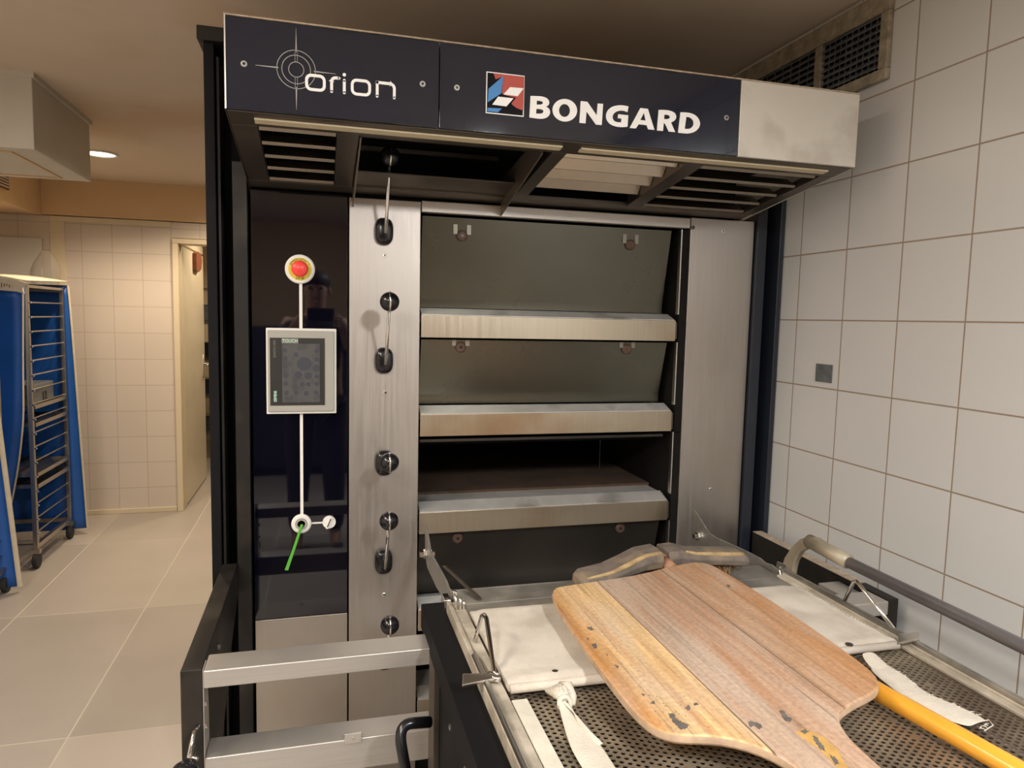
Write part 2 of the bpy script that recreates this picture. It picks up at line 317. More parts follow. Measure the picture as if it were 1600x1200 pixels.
    def build(s, name, m, parent=None, bevel=0, smooth=False, kind=None, label=None, seg=2):
        me = bpy.data.meshes.new(name)
        off = Vector((0,0,0))
        if parent:
            q = parent
            while q: off += q.location; q = q.parent
        me.from_pydata([(v[0]-off.x, v[1]-off.y, v[2]-off.z) for v in s.v], [], s.f); me.validate()
        bm = bmesh.new(); bm.from_mesh(me); bmesh.ops.recalc_face_normals(bm, faces=bm.faces); bm.to_mesh(me); bm.free()
        o = bpy.data.objects.new(name, me); C.objects.link(o)
        ml = m if isinstance(m, (list, tuple)) else [m]
        for q in ml: me.materials.append(M[q])
        if parent: o.parent = parent
        if smooth: me.shade_smooth()
        if bevel:
            bv = o.modifiers.new('bevel', 'BEVEL'); bv.width = bevel; bv.segments = seg; bv.limit_method = 'ANGLE'; bv.angle_limit = .7
            me.shade_smooth(); wn = o.modifiers.new('wn', 'WEIGHTED_NORMAL'); wn.keep_sharp = True
        if kind: o['kind'] = kind
        if label: o['label'] = label
        return o
def smooth_angle(o, ang=.6):
    me = o.data; me.shade_smooth()
    bm = bmesh.new(); bm.from_mesh(me)
    for e in bm.edges:
        if len(e.link_faces) == 2 and e.calc_face_angle(0) > ang: e.smooth = False
    bm.to_mesh(me); bm.free(); return o
def thing(name, label, cat, loc=(0,0,0), group=None):
    o = bpy.data.objects.new(name, None); C.objects.link(o); o.location = loc; o.empty_display_size = .1
    o['label'] = label; o['category'] = cat
    if group: o['group'] = group
    return o
def tag(o, label, cat, group=None):
    o['label'] = label; o['category'] = cat
    if group: o['group'] = group
    return o
def copy_tree(o, parent=None):
    c = o.copy(); C.objects.link(c); c.parent = parent
    for ch in list(o.children): copy_tree(ch, c)
    return c
def arc(cx, cz, r, a0, a1, n): return [(cx+r*math.cos(math.radians(a0+(a1-a0)*i/n)), cz+r*math.sin(math.radians(a0+(a1-a0)*i/n))) for i in range(n+1)]
def text_mesh(name, txt, m, x0, z0, height, width, y, parent, weight=0., thick=.0008, vertical=False, bow=None):
    cu = bpy.data.curves.new(name, 'FONT'); cu.body = txt; cu.offset = weight; cu.resolution_u = 6; cu.extrude = 0
    t = bpy.data.objects.new(name, cu); C.objects.link(t)
    dg = bpy.context.evaluated_depsgraph_get(); me = bpy.data.meshes.new_from_object(t.evaluated_get(dg)); bpy.data.objects.remove(t)
    xs = [v.co.x for v in me.vertices]; ys = [v.co.y for v in me.vertices]
    a, b, c, d = min(xs), max(xs), min(ys), max(ys)
    off = Vector((0,0,0)); q = parent
    while q: off += q.location; q = q.parent
    for v in me.vertices:
        u, k = (v.co.x-a)/(b-a), (v.co.y-c)/(d-c)
        if vertical: p = Vector((x0-k*height, y, z0+u*width))
        elif bow:  # (cx, cz, radius, start angle, end angle)
            cx, cz, r, a0, a1 = bow; an = math.radians(a0+(a1-a0)*u); rr = r+(k*height if a0 > a1 else -k*height)
            p = Vector((cx+rr*math.cos(an), y, cz+rr*math.sin(an)))
        else: p = Vector((x0+u*width, y, z0+k*height))
        v.co = p-off
    bm = bmesh.new(); bm.from_mesh(me)
    bmesh.ops.recalc_face_normals(bm, faces=bm.faces)
    for f in bm.faces:
        if f.normal.y > 0: f.normal_flip()
    bm.to_mesh(me); bm.free(); me.materials.clear(); me.materials.append(M[m])
    o = bpy.data.objects.new(name, me); C.objects.link(o); o.parent = parent
    so = o.modifiers.new('thick', 'SOLIDIFY'); so.thickness = thick; so.offset = -1
    return o

# ================================================================== the room
CZ = 2.36; XR = 1.433; XL = -2.45; YB = 5.54; YF = -3.2
MB().box(XL-.1, XR+.6, YF-.1, 9.2, -.1, 0).build('floor', 'floor', kind='structure')
MB().box(XL-.1, XR+.6, YF-.1, 9.2, CZ, CZ+.1).build('ceiling', 'ceil', kind='structure')
MB().box(XR, XR+.1, YF, YB+.02, 0, CZ).build('wall_right', 'ptile', kind='structure')
MB().box(XL-.1, XL, YF, YB+.02, 0, CZ).build('wall_left', 'back_tile', kind='structure')
MB().box(XL-.1, XR+.1, YF-.1, YF, 0, CZ).build('wall_front', 'wall_paint', kind='structure')
wb = MB(); wb.box(XL-.1, -1.024, YB, YB+.12, 0, 2.10); wb.box(-.10, XR+.1, YB, YB+.12, 0, 2.10); wb.box(-1.024, -.10, YB, YB+.12, 1.99, 2.10)
wb.build('wall_back', 'back_tile', kind='structure')
MB().box(XL, XR, YB-.02, YB+.12, 2.105, CZ).build('trim_1', 'wall_paint', kind='structure')       # warm painted band over the tiles
MB().box(XL, -1.83, 2.6, YB-.02, 2.10, CZ).build('trim_2', 'wall_paint', kind='structure')       # boxed soffit along the left wall
f = MB(); f.box(-1.79, -1.70, YB-.014, YB, .0, 2.062); f.box(-1.79, -1.03, YB-.014, YB, 2.062, 2.10); f.build('trim_3', 'cream', kind='structure', bevel=.003)
MB().box(-1.68, -1.03, YB-.014, YB, 0, .035).build('baseboard_back', 'cream', kind='structure', bevel=.003)
# door frame with the open door leaf behind it
f = MB(); f.box(-1.024, -.985, YB-.02, YB+.14, 0, 1.95); f.box(-1.024, -.10, YB-.02, YB+.14, 1.95, 1.985); f.box(-.14,-.10,YB-.02,YB+.14,0,1.95)
f.build('trim_4', 'cream', kind='structure', bevel=.003)
dr = MB().box(-1.022, -.985, YB+.15, 6.62, .01, 1.945).build('door_1', 'door', kind='structure', bevel=.003)
h = MB(); h.tube([(-.985,6.55,1.02),(-.945,6.55,1.02),(-.94,6.54,1.02),(-.94,6.45,1.015)], .009); h.box(-.985,-.980,6.53,6.57,.90,1.10); h.build('door_handle', 'zinc', dr, smooth=True)
MB().box(-1.022,-.985, YB+.15, 6.62, 1.96, 2.02).build('trim_5','cream',kind='structure')
# room beyond the door
f = MB(); f.box(-2.4, XR, 8.6, 8.7, 0, CZ); f.build('wall_far', 'cream', kind='structure')
f = MB(); f.box(-1.9, -1.8, YB+.12, 8.6, 0, CZ); f.build('wall_passage', 'cream', kind='structure')

# vent grille and its surround high on the right wall
t = thing('wall_vent', 'dusty grey twin ventilation grille high on the tiled wall above the hood', 'vent grille', (XR, 1.9, 2.2))
f = MB()
y0, y1, y2, y3, z0, z1 = 1.575, 1.83, 1.86, 2.30, 2.115, 2.325
f.box(XR-.016, XR, y0, y3, z1-.035, z1+.02); f.box(XR-.016, XR, y0, y3, z0, z0+.03); f.box(XR-.016, XR, y0, y0+.03, z0+.03, z1-.035)
f.box(XR-.016, XR, y1, y2, z0+.03, z1-.035); f.box(XR-.016, XR, y3-.03, y3, z0+.03, z1-.035)
f.build('frame', 'grime', t, bevel=.003)
MB().box(XR-.003, XR, y0+.03, y3-.03, z0+.03, z1-.035).build('backing', 'soot', t)
for (a, b) in ((y0+.03, y1), (y2, y3-.03)):
    for k in range(8):
        zz = z0+.036+k*.0185
        MB().prism([(XR-.0125,zz),(XR-.003,zz+.012),(XR-.003,zz+.014),(XR-.0125,zz+.003)], 'y', a, b).build('slat', 'slat_grey', t)
    f = MB()
    for k in range(1, 10): f.box(XR-.0065, XR-.003, a+(b-a)*k/10-.0012, a+(b-a)*k/10+.0012, z0+.03, z1-.035)
    f.build('cross_bars', 'slat_grey', t)
# small grey plate on the wall
q = MB(); q.box(XR-.003, XR, 1.716, 1.786, 1.304, 1.357)
q = q.build('wall_plate', 'slat_grey', bevel=.001); tag(q, 'small square grey metal plate stuck on a white wall tile', 'plate')

# ceiling duct box, downlights and left soffit vent
t = thing('ceiling_duct', 'pale boxed duct hanging from the ceiling at the far left', 'duct', (-1.5, 3.5, CZ))
MB().box(-2.3, -1.06, 3.15, 3.84, 2.075, CZ-.008).build('casing', 'duct', t, bevel=.004)
f = MB(); f.box(-2.3,-1.05,3.14,3.85,CZ-.02,CZ); f.build('cornice','duct',t)
f = MB(); f.box(-2.18,-1.16,3.22,3.232,2.071,2.075); f.box(-2.18,-1.16,3.76,3.772,2.071,2.075); f.box(-1.172,-1.16,3.232,3.76,2.071,2.075); f.build('access_panel_edge','wall_paint',t)
t = thing('soffit_vent', 'small striped vent in the boxed soffit below the hanging duct', 'vent grille', (-1.83, 4.9, 2.22))
MB().box(-1.83, -1.822, 4.70, 4.99, 2.175, 2.255).build('frame', 'brown', t)
for k in range(4): MB().box(-1.822, -1.816, 4.715, 4.98, 2.185+k*.017, 2.193+k*.017).build('slat', 'board', t)
for i, (x, y, p) in enumerate(SPOTS):
    l = bpy.data.lights.new('downlight_lamp', 'SPOT'); l.energy = p; l.color = (1, .80, .57); l.spot_size = math.radians(150); l.spot_blend = .6; l.shadow_soft_size = .08
    t = thing('downlight', ['round glowing warm downlight in the ceiling beside the hanging duct', 'added round downlight, unseen behind the oven mast, over the walkway', 'round downlight over the nearer blue rack', 'round downlight over the farther blue rack', 'added round downlight in front of the doorway, unseen behind the oven', 'added round downlight just past the doorway, unseen behind the oven', 'added unseen round downlight over the far storage shelf'][i], 'ceiling light', (x, y, CZ))
    o = bpy.data.objects.new('downlight_lamp', l); C.objects.link(o); o.location = (0,0,-.02); o.parent = t
    MB().lathe([(.095,0),(.095,-.006),(.082,-.010),(.078,-.004)], (x,y,CZ), 'z').build('rim', 'white', t, smooth=True)
    MB().lathe([(.077,-.003),(.077,-.0045)], (x,y,CZ), 'z').build('diffuser', 'lamp', t)
for i, (loc, sx, sy, p, c) in enumerate(LAMPS):
    t = thing('ceiling_light', ['long white ceiling light above and behind the loader, near the tiled wall', 'long white ceiling light above the left side of the photographer', 'long warm ceiling light over the walkway left of the loader'][i], 'ceiling light', (loc[0], loc[1], CZ))
    MB().box(loc[0]-sx/2-.02, loc[0]+sx/2+.02, loc[1]-sy/2-.02, loc[1]+sy/2+.02, CZ-.045, CZ).build('housing', 'white', t, bevel=.003)
    MB().box(loc[0]-sx/2, loc[0]+sx/2, loc[1]-sy/2, loc[1]+sy/2, CZ-.049, CZ-.045).build('diffuser', 'tubelight', t)
    o = area('ceiling_light_lamp', (0,0,-.055), sx, sy, p, c); o.parent = t

def screw_mark(o, n=10):
    ps = o.data.polygons
    for k in range(len(ps)-n-2, len(ps)): ps[k].material_index = 1
# ================================================================== the deck oven
YO = 2.0
oven = thing('deck_oven', 'tall black and steel deck oven with four baking decks', 'oven', (.58, 2.7, 0))
f = MB(); f.box(-.18, .27, YO+.02, 4.1, .10, 1.80); f.box(1.112, 1.338, YO+.02, 4.1, .10, 1.80); f.box(.27, 1.112, 2.9, 4.1, .10, 1.80)
f.box(.27, 1.112, YO+.02, 2.9, 1.765, 1.80); f.box(.27,1.112, YO+.02, 2.9, .10, .28)
f.build('body', 'black', oven)
f = MB(); f.box(-.16, 1.32, YO+.08, 4.0, 0, .10); f.build('plinth', 'soot', oven)
MB().box(-.18, .0705, YO, YO+.02, .618, 1.794).build('control_panel', 'glass', oven, bevel=.0015, label='tall black glass control panel')
MB().box(-.18, .0705, YO, YO+.02, .10, .616).build('lower_cover', 'steel_v', oven, bevel=.0015)
MB().box(.0745, .270, YO, YO+.02, .10, 1.790).build('handle_column', 'steel_v', oven, bevel=.0015)
MB().box(1.112, 1.338, YO, YO+.02, .10, 1.796).build('side_panel', 'steel_v', oven, bevel=.0015)
MB().box(.272, 1.108, YO-.004, YO+.02, 1.762, 1.793).build('top_trim', 'steel', oven, bevel=.002)
sx = [(.171,1.637),(.175,1.254),(.174,.662),(1.226,1.761),(1.226,.93)]
for (x, z) in sx:
    MB().lathe([(.0055,0),(.0055,-.0012),(.0042,-.0018),(.002,-.0018),(.0018,-.0006)], (x,YO,z), 'y', 16).lathe([(.0024,-.0018),(.0024,-.0021)], (x,YO,z), 'y', 10).build('screw', ['steel_white','plastic'], oven)
    screw_mark(bpy.context.scene.collection.objects[-1])
MB().lathe([(.0055,0),(.0055,-.0012),(.002,-.0012)], (-.056,YO,.651), 'y', 16).build('screw', 'plastic', oven)
MB().lathe([(.006,0),(.006,-.004),(.002,-.005)], (1.118,YO,1.765), 'y', 12).build('screw', 'steel_dark', oven)
# decks
DECKS = [1.475, 1.189, .900, .606, .325]
tops = [1.760] + [z-.066 for z in DECKS]
for k, z in enumerate(DECKS):
    # folded lip with ledge
    f = MB(); f.prism([(YO-.002,z-.064),(YO-.002,z),(YO+.048,z+.018),(YO+.048,z+.012),(YO+.004,z-.004),(YO+.004,z-.060),(YO+.03,z-.060),(YO+.03,z-.064)], 'x', .274, 1.074)
    lip = f.build('deck_sill', 'steel_lip', oven, bevel=.001)
    f = MB(); f.prism([(YO-.001,z-.058),(YO-.001,z-.006),(YO+.045,z+.016),(YO+.045,z-.058)],'x',1.0745,1.079); f.build('sill_end', 'steel_dark', lip)
    f = MB(); f.prism([(YO+.0,z+.0005),(YO+.048,z+.0185),(YO+.048,z+.0205),(YO+.0,z+.0025)], 'x', .276, 1.07); f.build('sill_ledge', 'ledge', lip)
    f = MB(); f.box(.275, 1.078, YO+.05, YO+.16, z-.02, z+.012); f.build('threshold', 'ledge', oven)
    if k == 4: break
    top = tops[k]
    # chamber behind each door
    f = MB(); f.box(.275,1.085,YO+.16,2.88,z-.03,z+.020); f.build('hearth', 'stone', oven)
    f = MB(); f.box(.27,.275,YO+.05,2.88,z-.03,top); f.box(1.088,1.11,YO+.02,2.88,z-.03,top); f.box(.275,1.088,2.86,2.88,z+.02,top); f.box(.275,1.088,YO+.10,2.86,top-.02,top)
    f.box(.275,1.088,YO+.155,YO+.16,top-.05,top-.02)
    f.build('chamber', 'soot', oven)
    if k != 2:
        zt, zb = top-.004, z+.022
        f = MB(); f.prism([(YO+.028,zt),(YO+.036,zt),(YO+.085,zb+.03),(YO+.080,zb),(YO+.072,zb),(YO+.072,zb+.028)], 'x', .278, 1.062)
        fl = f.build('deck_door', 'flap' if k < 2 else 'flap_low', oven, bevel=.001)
        for X in (.395, .925):
            zz = zt - (.05 if k == 0 else .022); tt = (zt-zz)/(zt-zb-.028); yy = YO+.028+.044*tt
            MB().lathe([(.016,0),(.016,-.006),(.012,-.009),(.004,-.009),(.003,-.006)], (X,yy,zz), 'y', 20).lathe([(.0045,-.009),(.0045,-.0096)], (X,yy,zz), 'y', 10).build('bolt', ['rust','plastic'], fl, smooth=False); screw_mark(fl.children[-1])
            if k < 2:
                for sgn in (-1,1): MB().prism([(X+sgn*.020-.006, zt), (X+sgn*.020+.006, zt), (X+sgn*.020+.006, zz+.004), (X+sgn*.020-.006, zz+.004)], 'y', yy-.006, yy-.002).build('slot', 'slot_steel', fl)
    else:
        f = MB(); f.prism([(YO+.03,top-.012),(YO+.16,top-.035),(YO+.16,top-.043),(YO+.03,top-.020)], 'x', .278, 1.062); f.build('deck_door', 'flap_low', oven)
        f = MB(); f.box(1.0,1.0015,YO+.4,YO+.402,z+.02,top-.02); f.build('seal_wire','zinc',oven)
    f = MB(); f.box(1.083, 1.0865, YO+.004, YO+.02, z+.02, top-.002); f.build('door_jamb', 'steel_white', oven)
    f = MB(); f.box(1.0875, 1.111, YO+.006, YO+.02, z-.07, top-.002); f.build('jamb_panel', 'soot', oven)
# levers: boss on the column, chrome rod, ball
def lever(zb, X, ang, L=.205, boss=True):
    px, pz = X, zb
    e = MB().lathe([(.001,-.024),(.016,-.024),(.024,-.019),(.0275,-.010),(.0275,0),(.001,0)], (px,YO,pz), 'y', 28)
    def sq(a): return math.copysign(abs(a)**.72, a)
    e.v = [(px+.0275*sq((v[0]-px)/.0275)*.93, v[1], pz+.0275*sq((v[2]-pz)/.0275)*1.33) for v in e.v]
    b = e.build('door_lever', 'plastic', oven, smooth=True)
    p0 = Vector((px+.001, YO-.026, pz)); d = Vector((0, -math.cos(ang), math.sin(ang)))
    p1 = p0+Vector((0,-.035,.0)); p2 = p0 + d*L
    mid = p0+Vector((0,-.02,-.006))
    MB().tube([p0, mid, mid+d*.04, p2], .0045, 10).build('rod', 'chrome', b, smooth=True)
    bb = MB().sphere(p2, .0255)
    bb.build('ball', 'plastic', b, smooth=True)
    MB().tube([p2+Vector((0,-.0265*math.cos(a),.0265*math.sin(a))) for a in [math.radians(q) for q in range(-75,80,15)]], .0028, 8).build('ball_strap', 'chrome', b, smooth=True)
lever(1.702, .168, math.radians(52), .215)
lever(1.345, .170, math.radians(52), .205)
lever(1.053, .172, math.radians(14), .13)
lever(.764, .172, math.radians(52), .205)
lever(.475, .176, math.radians(52), .205)
# screen, white lines, stop button, key socket
MB().box(-.0575, -.0495, YO-.0012, YO, .905, 1.565).build('white_stripe', 'white', oven)
MB().box(-.03, .006, YO-.0012, YO, .884, .8885).build('white_branch', 'white', oven)
es = MB().lathe([(.039,0),(.039,-.004),(.036,-.007),(.001,-.007)], (-.055,YO,1.590), 'y', 36).build('emergency_stop', 'white', oven, smooth=False, label='white disc with red emergency button')
MB().lathe([(.0305,0),(.0305,-.0008),(.001,-.0008)], (-.055,YO-.007,1.590), 'y', 36).build('yellow_disc', 'yellow', es)
MB().lathe([(.016,0),(.016,-.012),(.0215,-.014),(.0215,-.020),(.017,-.024),(.001,-.0255)], (-.055,YO-.0078,1.590), 'y', 32).build('button', 'red', es, smooth=True)
text_mesh('lettering', 'EMERGENCY', 'black', 0,0, .0062, 1, YO-.0082, es, bow=(-.055,1.590,.0235,155,25))
text_mesh('lettering', 'STOP', 'black', 0,0, .0062, 1, YO-.0082, es, bow=(-.055,1.590,.0297,246,294))
tp = MB().box(-.143, .040, YO-.014, YO, 1.198, 1.431).build('touch_panel', 'white', oven, bevel=.002, label='pale grey framed touch screen')
MB().box(-.139, .034, YO-.019, YO-.014, 1.204, 1.425).build('bezel', 'bezel', tp, bevel=.0025)
MB().box(-.133, .009, YO-.0205, YO-.019, 1.222, 1.405).build('screen', 'screen', tp, bevel=.0006)
MB().box(-.102, -.004, YO-.0212, YO-.0205, 1.230, 1.390).build('display', 'display', tp)
MB().box(-.103, -.060, YO-.0213, YO-.0205, 1.3905, 1.4035).build('title_bar', 'dim_print', tp)
text_mesh('lettering', 'TOUCH', 'mint', -.101, 1.392, .010, .039, YO-.0217, tp, weight=.01)
text_mesh('lettering', 'SIMATIC HMI', 'dim_print', -.118, 1.352, .006, .045, YO-.0208, tp, vertical=True)
text_mesh('lettering', 'SIEMENS', 'mint', -.116, 1.232, .008, .030, YO-.0208, tp, vertical=True, weight=.03)
# round smudged keys on the display
f = MB()
for (x, z) in [(-.095,1.372),(-.012,1.370),(-.094,1.35),(-.012,1.348),(-.094,1.328),(-.093,1.303),(-.093,1.281),(-.012,1.30),(-.012,1.281),(-.091,1.257),(-.014,1.257),(-.066,1.257),(-.04,1.255),(-.066,1.36),(-.05,1.28),(-.034,1.28)]:
    f.disc((x,z), .0062, 'y', YO-.0215, YO-.0212, 14)
for (x, z, r) in [(-.045,1.335,.019),(-.06,1.305,.010),(-.035,1.303,.010),(-.013,1.324,.010)]: f.disc((x,z), r, 'y', YO-.0215, YO-.0212, 18)
M['smudge'] = mat('dark_smudge', (.042,.043,.058), .5); f.build('key_marks', 'smudge', tp)
sk = MB().lathe([(.027,0),(.027,-.005),(.023,-.008),(.0165,-.008),(.0155,-.004)], (-.055,YO,.887), 'y', 32).build('socket', 'white', oven)
MB().lathe([(.0155,-.004),(.0155,-.011),(.011,-.011),(.0095,-.002),(.001,-.002)], (-.055,YO,.887), 'y', 28).build('socket_ring', 'bezel', sk)
cp = MB().lathe([(.018,0),(.018,-.005),(.001,-.006)], (.020,YO,.8875), 'y', 28).build('socket_cap', 'white', oven)
f = MB(); f.prism([(.010,.872),(.024,.906),(.030,.903),(.016,.869)], 'y', YO-.010, YO-.006); f.build('cap_slot','white',cp)
f = MB(); f.prism([(.014,.876),(.0235,.899),(.026,.898),(.0165,.875)], 'y', YO-.0108, YO-.010); f.build('cap_groove','plastic',cp)
# green handle hanging out of the socket
g = MB(); g.prism([(-.0565,.889),(-.0495,.887),(-.066,.835),(-.0905,.759),(-.100,.761),(-.078,.822)], 'y', YO-.016, YO-.0115)
g = g.build('green_stick', 'green', bevel=.001); tag(g, 'slim green plastic stick poking out of the white socket on the black glass', 'plastic stick')

# ================================================================== hood
YH = 1.52; ZT = 2.045; ZB = 1.868
def und(y): return ZB-.1417*(y-YH)
hood = thing('extraction_hood', 'wide black and steel extraction hood jutting out above the oven', 'oven hood', (.56, 1.8, 1.80))
XH0, XH1 = -.182, 1.296
MB().box(XH0+.002, .2405, YH, YH+.006, ZB+.001, ZT-.002).build('fascia', 'glass_hood', hood, bevel=.0008, label='left glossy black fascia with a thin round target emblem')
MB().box(.2425, .960, YH, YH+.006, ZB+.001, ZT-.002).build('fascia', 'glass_hood', hood, bevel=.0008, label='right glossy blue-black fascia with a red and blue square emblem')
MB().box(.961, XH1, YH-.001, YH+.008, ZB, ZT).build('end_fascia', 'steel_hood', hood, bevel=.002)
f = MB(); f.box(XH0, XH1, YH+.006, 2.06, ZT-.008, ZT); f.build('top_sheet', 'steel_dull', hood, bevel=.001)
f = MB(); f.box(XH0, XH1, YH-.0005, YH+.012, ZT, ZT+.003); f.build('dusty_rim', 'dust', hood)
f = MB()
for k in range(60):
    x = XH0+.4+random.random()*1.06; r = .002+random.random()*.004
    f.sphere((x, YH+.012+random.random()*.02, ZT+.0005), r, sx=2.4, nu=6, nv=4)
du = f.build('dust', 'grime', hood); du['kind'] = 'stuff'
f = MB(); f.prism([(YH+.0005,ZB),(YH+.0005,ZT),(2.06,ZT),(2.06,1.80),(2.0,1.798)], 'x', XH0, XH0+.0018); f.build('side_plate', 'steel_dark', hood)
f = MB(); f.prism([(YH+.009,ZB),(YH+.009,ZT-.009),(2.06,ZT-.009),(2.06,1.80),(2.0,1.798)], 'x', XH1-.003, XH1); f.build('side_plate', 'steel_hood', hood)
f = MB(); f.box(XH0+.001, XH0+.0035, YH-.001, YH+.0005, ZB, ZT); f.build('edge_trim', 'steel_white', hood)
# underside frame
def slab(x0, x1, ya, yb, th=.006, up=0.):
    return [(ya, und(ya)+up), (yb, und(yb)+up), (yb, und(yb)+th+up), (ya, und(ya)+th+up)]
def us(name, x0, x1, ya, yb, m, th=.006, up=0., par=None):
    return MB().prism(slab(x0,x1,ya,yb,th,up), 'x', x0, x1).build(name, m, par or hood, bevel=.0006)
us('front_rail', XH0+.003, XH1-.003, YH+.008, YH+.075, 'steel_dark', th=.012)
us('rear_rail', XH0+.003, 1.285, 1.945, 2.0, 'steel_dark', th=.012)
us('frame_bar', XH0+.003, -.128, YH+.076, 1.944, 'steel_dark', th=.02)
us('frame_bar', .034, .080, YH+.076, 1.944, 'steel_dark', th=.03)
us('frame_bar', .520, .556, YH+.076, 1.944, 'steel_dark', th=.03)
us('frame_bar', .868, .914, YH+.076, 1.944, 'steel_dark', th=.03)
us('frame_bar', 1.255, XH1-.004, YH+.076, 1.944, 'steel_dark', th=.02)
us('light_strip', -.130, .530, YH+.030, YH+.052, 'light_strip', th=.004, up=-.004)
us('light_strip', .575, 1.243, YH+.030, YH+.052, 'light_strip', th=.004, up=-.004)
M['steel_slat_lit'] = mat('lit_louvre_steel', (.62,.55,.45), .42, .8, var=.08)  # louvre steel paler, with the light on the middle slats put into its colour
def broad_louvres(x0, x1, m):
    for ya, hgt in ((1.617,.040),(1.693,.036),(1.765,.034),(1.84,.032)):
        z = und(ya)+.004
        MB().prism([(ya,z+hgt),(ya+.026,z+.002),(ya+.032,z+.002),(ya+.006,z+hgt+.002)], 'x', x0, x1).build('louvre', m, hood)
def louvres(x0, x1, m, n):
    for k in range(n):
        ya = YH+.090+k*(.42-.02)/n; z = und(ya)
        MB().prism([(ya,z+.006),(ya+.040,z+.030),(ya+.044,z+.026),(ya+.006,z+.000)], 'x', x0, x1).build('louvre', m, hood)
louvres(-.126, .032, 'steel_slat', 5)
broad_louvres(.560, .866, 'steel_slat_lit')
louvres(.916, 1.252, 'steel_slat', 5)
MB().box(XH0+.003, XH1-.004, 2.045, 2.06, 1.803, ZT-.009).build('back_panel', 'soot', hood)
MB().box(.084, .498, 2.030, 2.044, 1.925, 1.948).build('back_rail', 'steel_slat', hood)
# recess above the louvres: dark inner tray
MB().box(XH0+.003, XH1-.004, YH+.076, 2.0, 1.93, 1.935).build('inner_tray', 'soot', hood)
us('open_shelf', .082, .518, 1.70, 1.735, 'steel_dark', th=.004, up=.05)
us('open_shelf', .082, .518, 1.84, 1.944, 'steel_dark', th=.004, up=.005)
# hanging triangular gussets
for X in (.0845, .50):
    MB().prism([(1.61,und(1.61)),(1.61,und(1.61)+.05),(1.99,1.865),(1.9945,1.764)], 'x', X-.0018, X+.0018).build('gusset', 'steel_slat', hood)
# fascia screws
for (x, z) in [(-.145,1.956),(.206,1.955),(.279,1.955),(.925,1.954)]:
    s = MB().lathe([(.0062,0),(.0062,-.0016),(.0052,-.0022),(.0024,-.0022),(.002,-.0006)], (x,YH,z), 'y', 18).lathe([(.0028,-.0022),(.0028,-.0026)], (x,YH,z), 'y', 10).build('fascia_screw', ['steel_dull','plastic'], hood); screw_mark(s)
# target emblem and the word orion
def clos(r, cx=-.047, cz=1.956, n=48): return [(cx+r*math.cos(2*math.pi*i/n), cz+r*math.sin(2*math.pi*i/n)) for i in range(n)]
f = MB(); ya, yb = YH-.0010, YH
for r in (.0370, .0275, .0145): f.ribbon(clos(r), .0013, ya, yb, closed=True)
cx, cz = -.047, 1.956
f.prism([(cx-.0016,cz+.034),(cx+.0016,cz+.034),(cx+.0002,cz+.080),(cx-.0002,cz+.080)], 'y', ya, yb)
f.prism([(cx-.0016,cz-.034),(cx+.0016,cz-.034),(cx+.0002,cz-.078),(cx-.0002,cz-.078)], 'y', ya, yb)
f.prism([(cx-.034,cz-.0014),(cx-.034,cz+.0014),(cx-.077,cz+.0004),(cx-.077,cz-.0004)], 'y', ya, yb)
f.prism([(cx+.034,cz-.0014),(cx+.034,cz+.0014),(cx+.077,cz+.0003),(cx+.077,cz-.0003)], 'y', ya, yb)
for s in (-1,1):
    for o_ in (-.0022,.0022):
        f.ribbon([(cx+o_,cz+s*.0145),(cx+o_,cz+s*.034)], .0008, ya, yb)
f.build('target_emblem', 'silver_line', hood)
def rrect(x0, x1, z0, z1, r, n=5):
    p = []
    for (cx_, cz_, a) in ((x1-r,z1-r,0),(x0+r,z1-r,90),(x0+r,z0+r,180),(x1-r,z0+r,270)): p += arc(cx_, cz_, r, a, a+90, n)
    return p
f = MB(); ya, yb = YH-.0018, YH; sw = .0056; b0, b1 = 1.9205, 1.948
def capd(x, z): f.disc((x,z), sw/2, 'y', ya, yb, 12)
f.ribbon(rrect(-.0272,.0072,b0,b1,.009), sw, ya, yb, closed=True)
f.ribbon([(.0215,b0),(.0215,b1-.008)]+arc(.0295,b1-.008,.008,180,90,5)+[(.036,b1)], sw, ya, yb); capd(.0215,b0); capd(.036,b1)
f.ribbon([(.0465,b0),(.0465,b1-.003)], sw, ya, yb); capd(.0465,b0); capd(.0465,b1-.003); f.disc((.0465,b1+.008), .0034, 'y', ya, yb, 14)
f.ribbon(rrect(.0622,.0972,b0,b1,.009), sw, ya, yb, closed=True)
f.ribbon([(.1125,b0),(.1125,b1)]+[(.1385,b1)]+arc(.1385,b1-.009,.009,90,0,5)+[(.1475,b0)], sw, ya, yb); capd(.1125,b0); capd(.1475,b0); capd(.1125,b1)
f.build('rounded_lettering', 'letter', hood)
# maker's emblem
def LG(x, y):
    bot = 467+.1*(x-237); u = (x-237-(bot-y)*.045)/226; v = (bot-y)/257
    return (.343+.084*u, 1.9095+.0855*v)
em = MB().box(.3425, .4275, YH-.0008, YH, 1.909, 1.9955).build('square_emblem', 'letter', hood)
MB().box(.3447, .4253, YH-.0012, YH-.0008, 1.9112, 1.9933).build('emblem_ground', 'black', em)
def lp(pts, m, name, lift): MB().prism([LG(*p) for p in pts], 'y', YH-.0012-lift, YH-.0012).build(name, m, em)
lp([(288,220),(473,240),(463,447),(448,447),(420,435),(395,415),(385,385),(370,362),(335,345),(346,240),(300,258)], 'logo_red', 'emblem_red', .0003)
lp([(256,318),(347,236),(331,345),(249,402)], 'logo_blue', 'emblem_blue', .0006)
lp([(247,436),(333,440),(308,464),(245,458)], 'logo_blue', 'emblem_blue', .0006)
lp([(330,352),(420,372),(380,420),(345,425)], 'black', 'emblem_black', .0006)
lp([(385,306),(468,312),(430,362),(343,352)], 'letter', 'emblem_white', .0009)
lp([(312,366),(404,376),(360,427),(275,416)], 'letter', 'emblem_white', .0009)
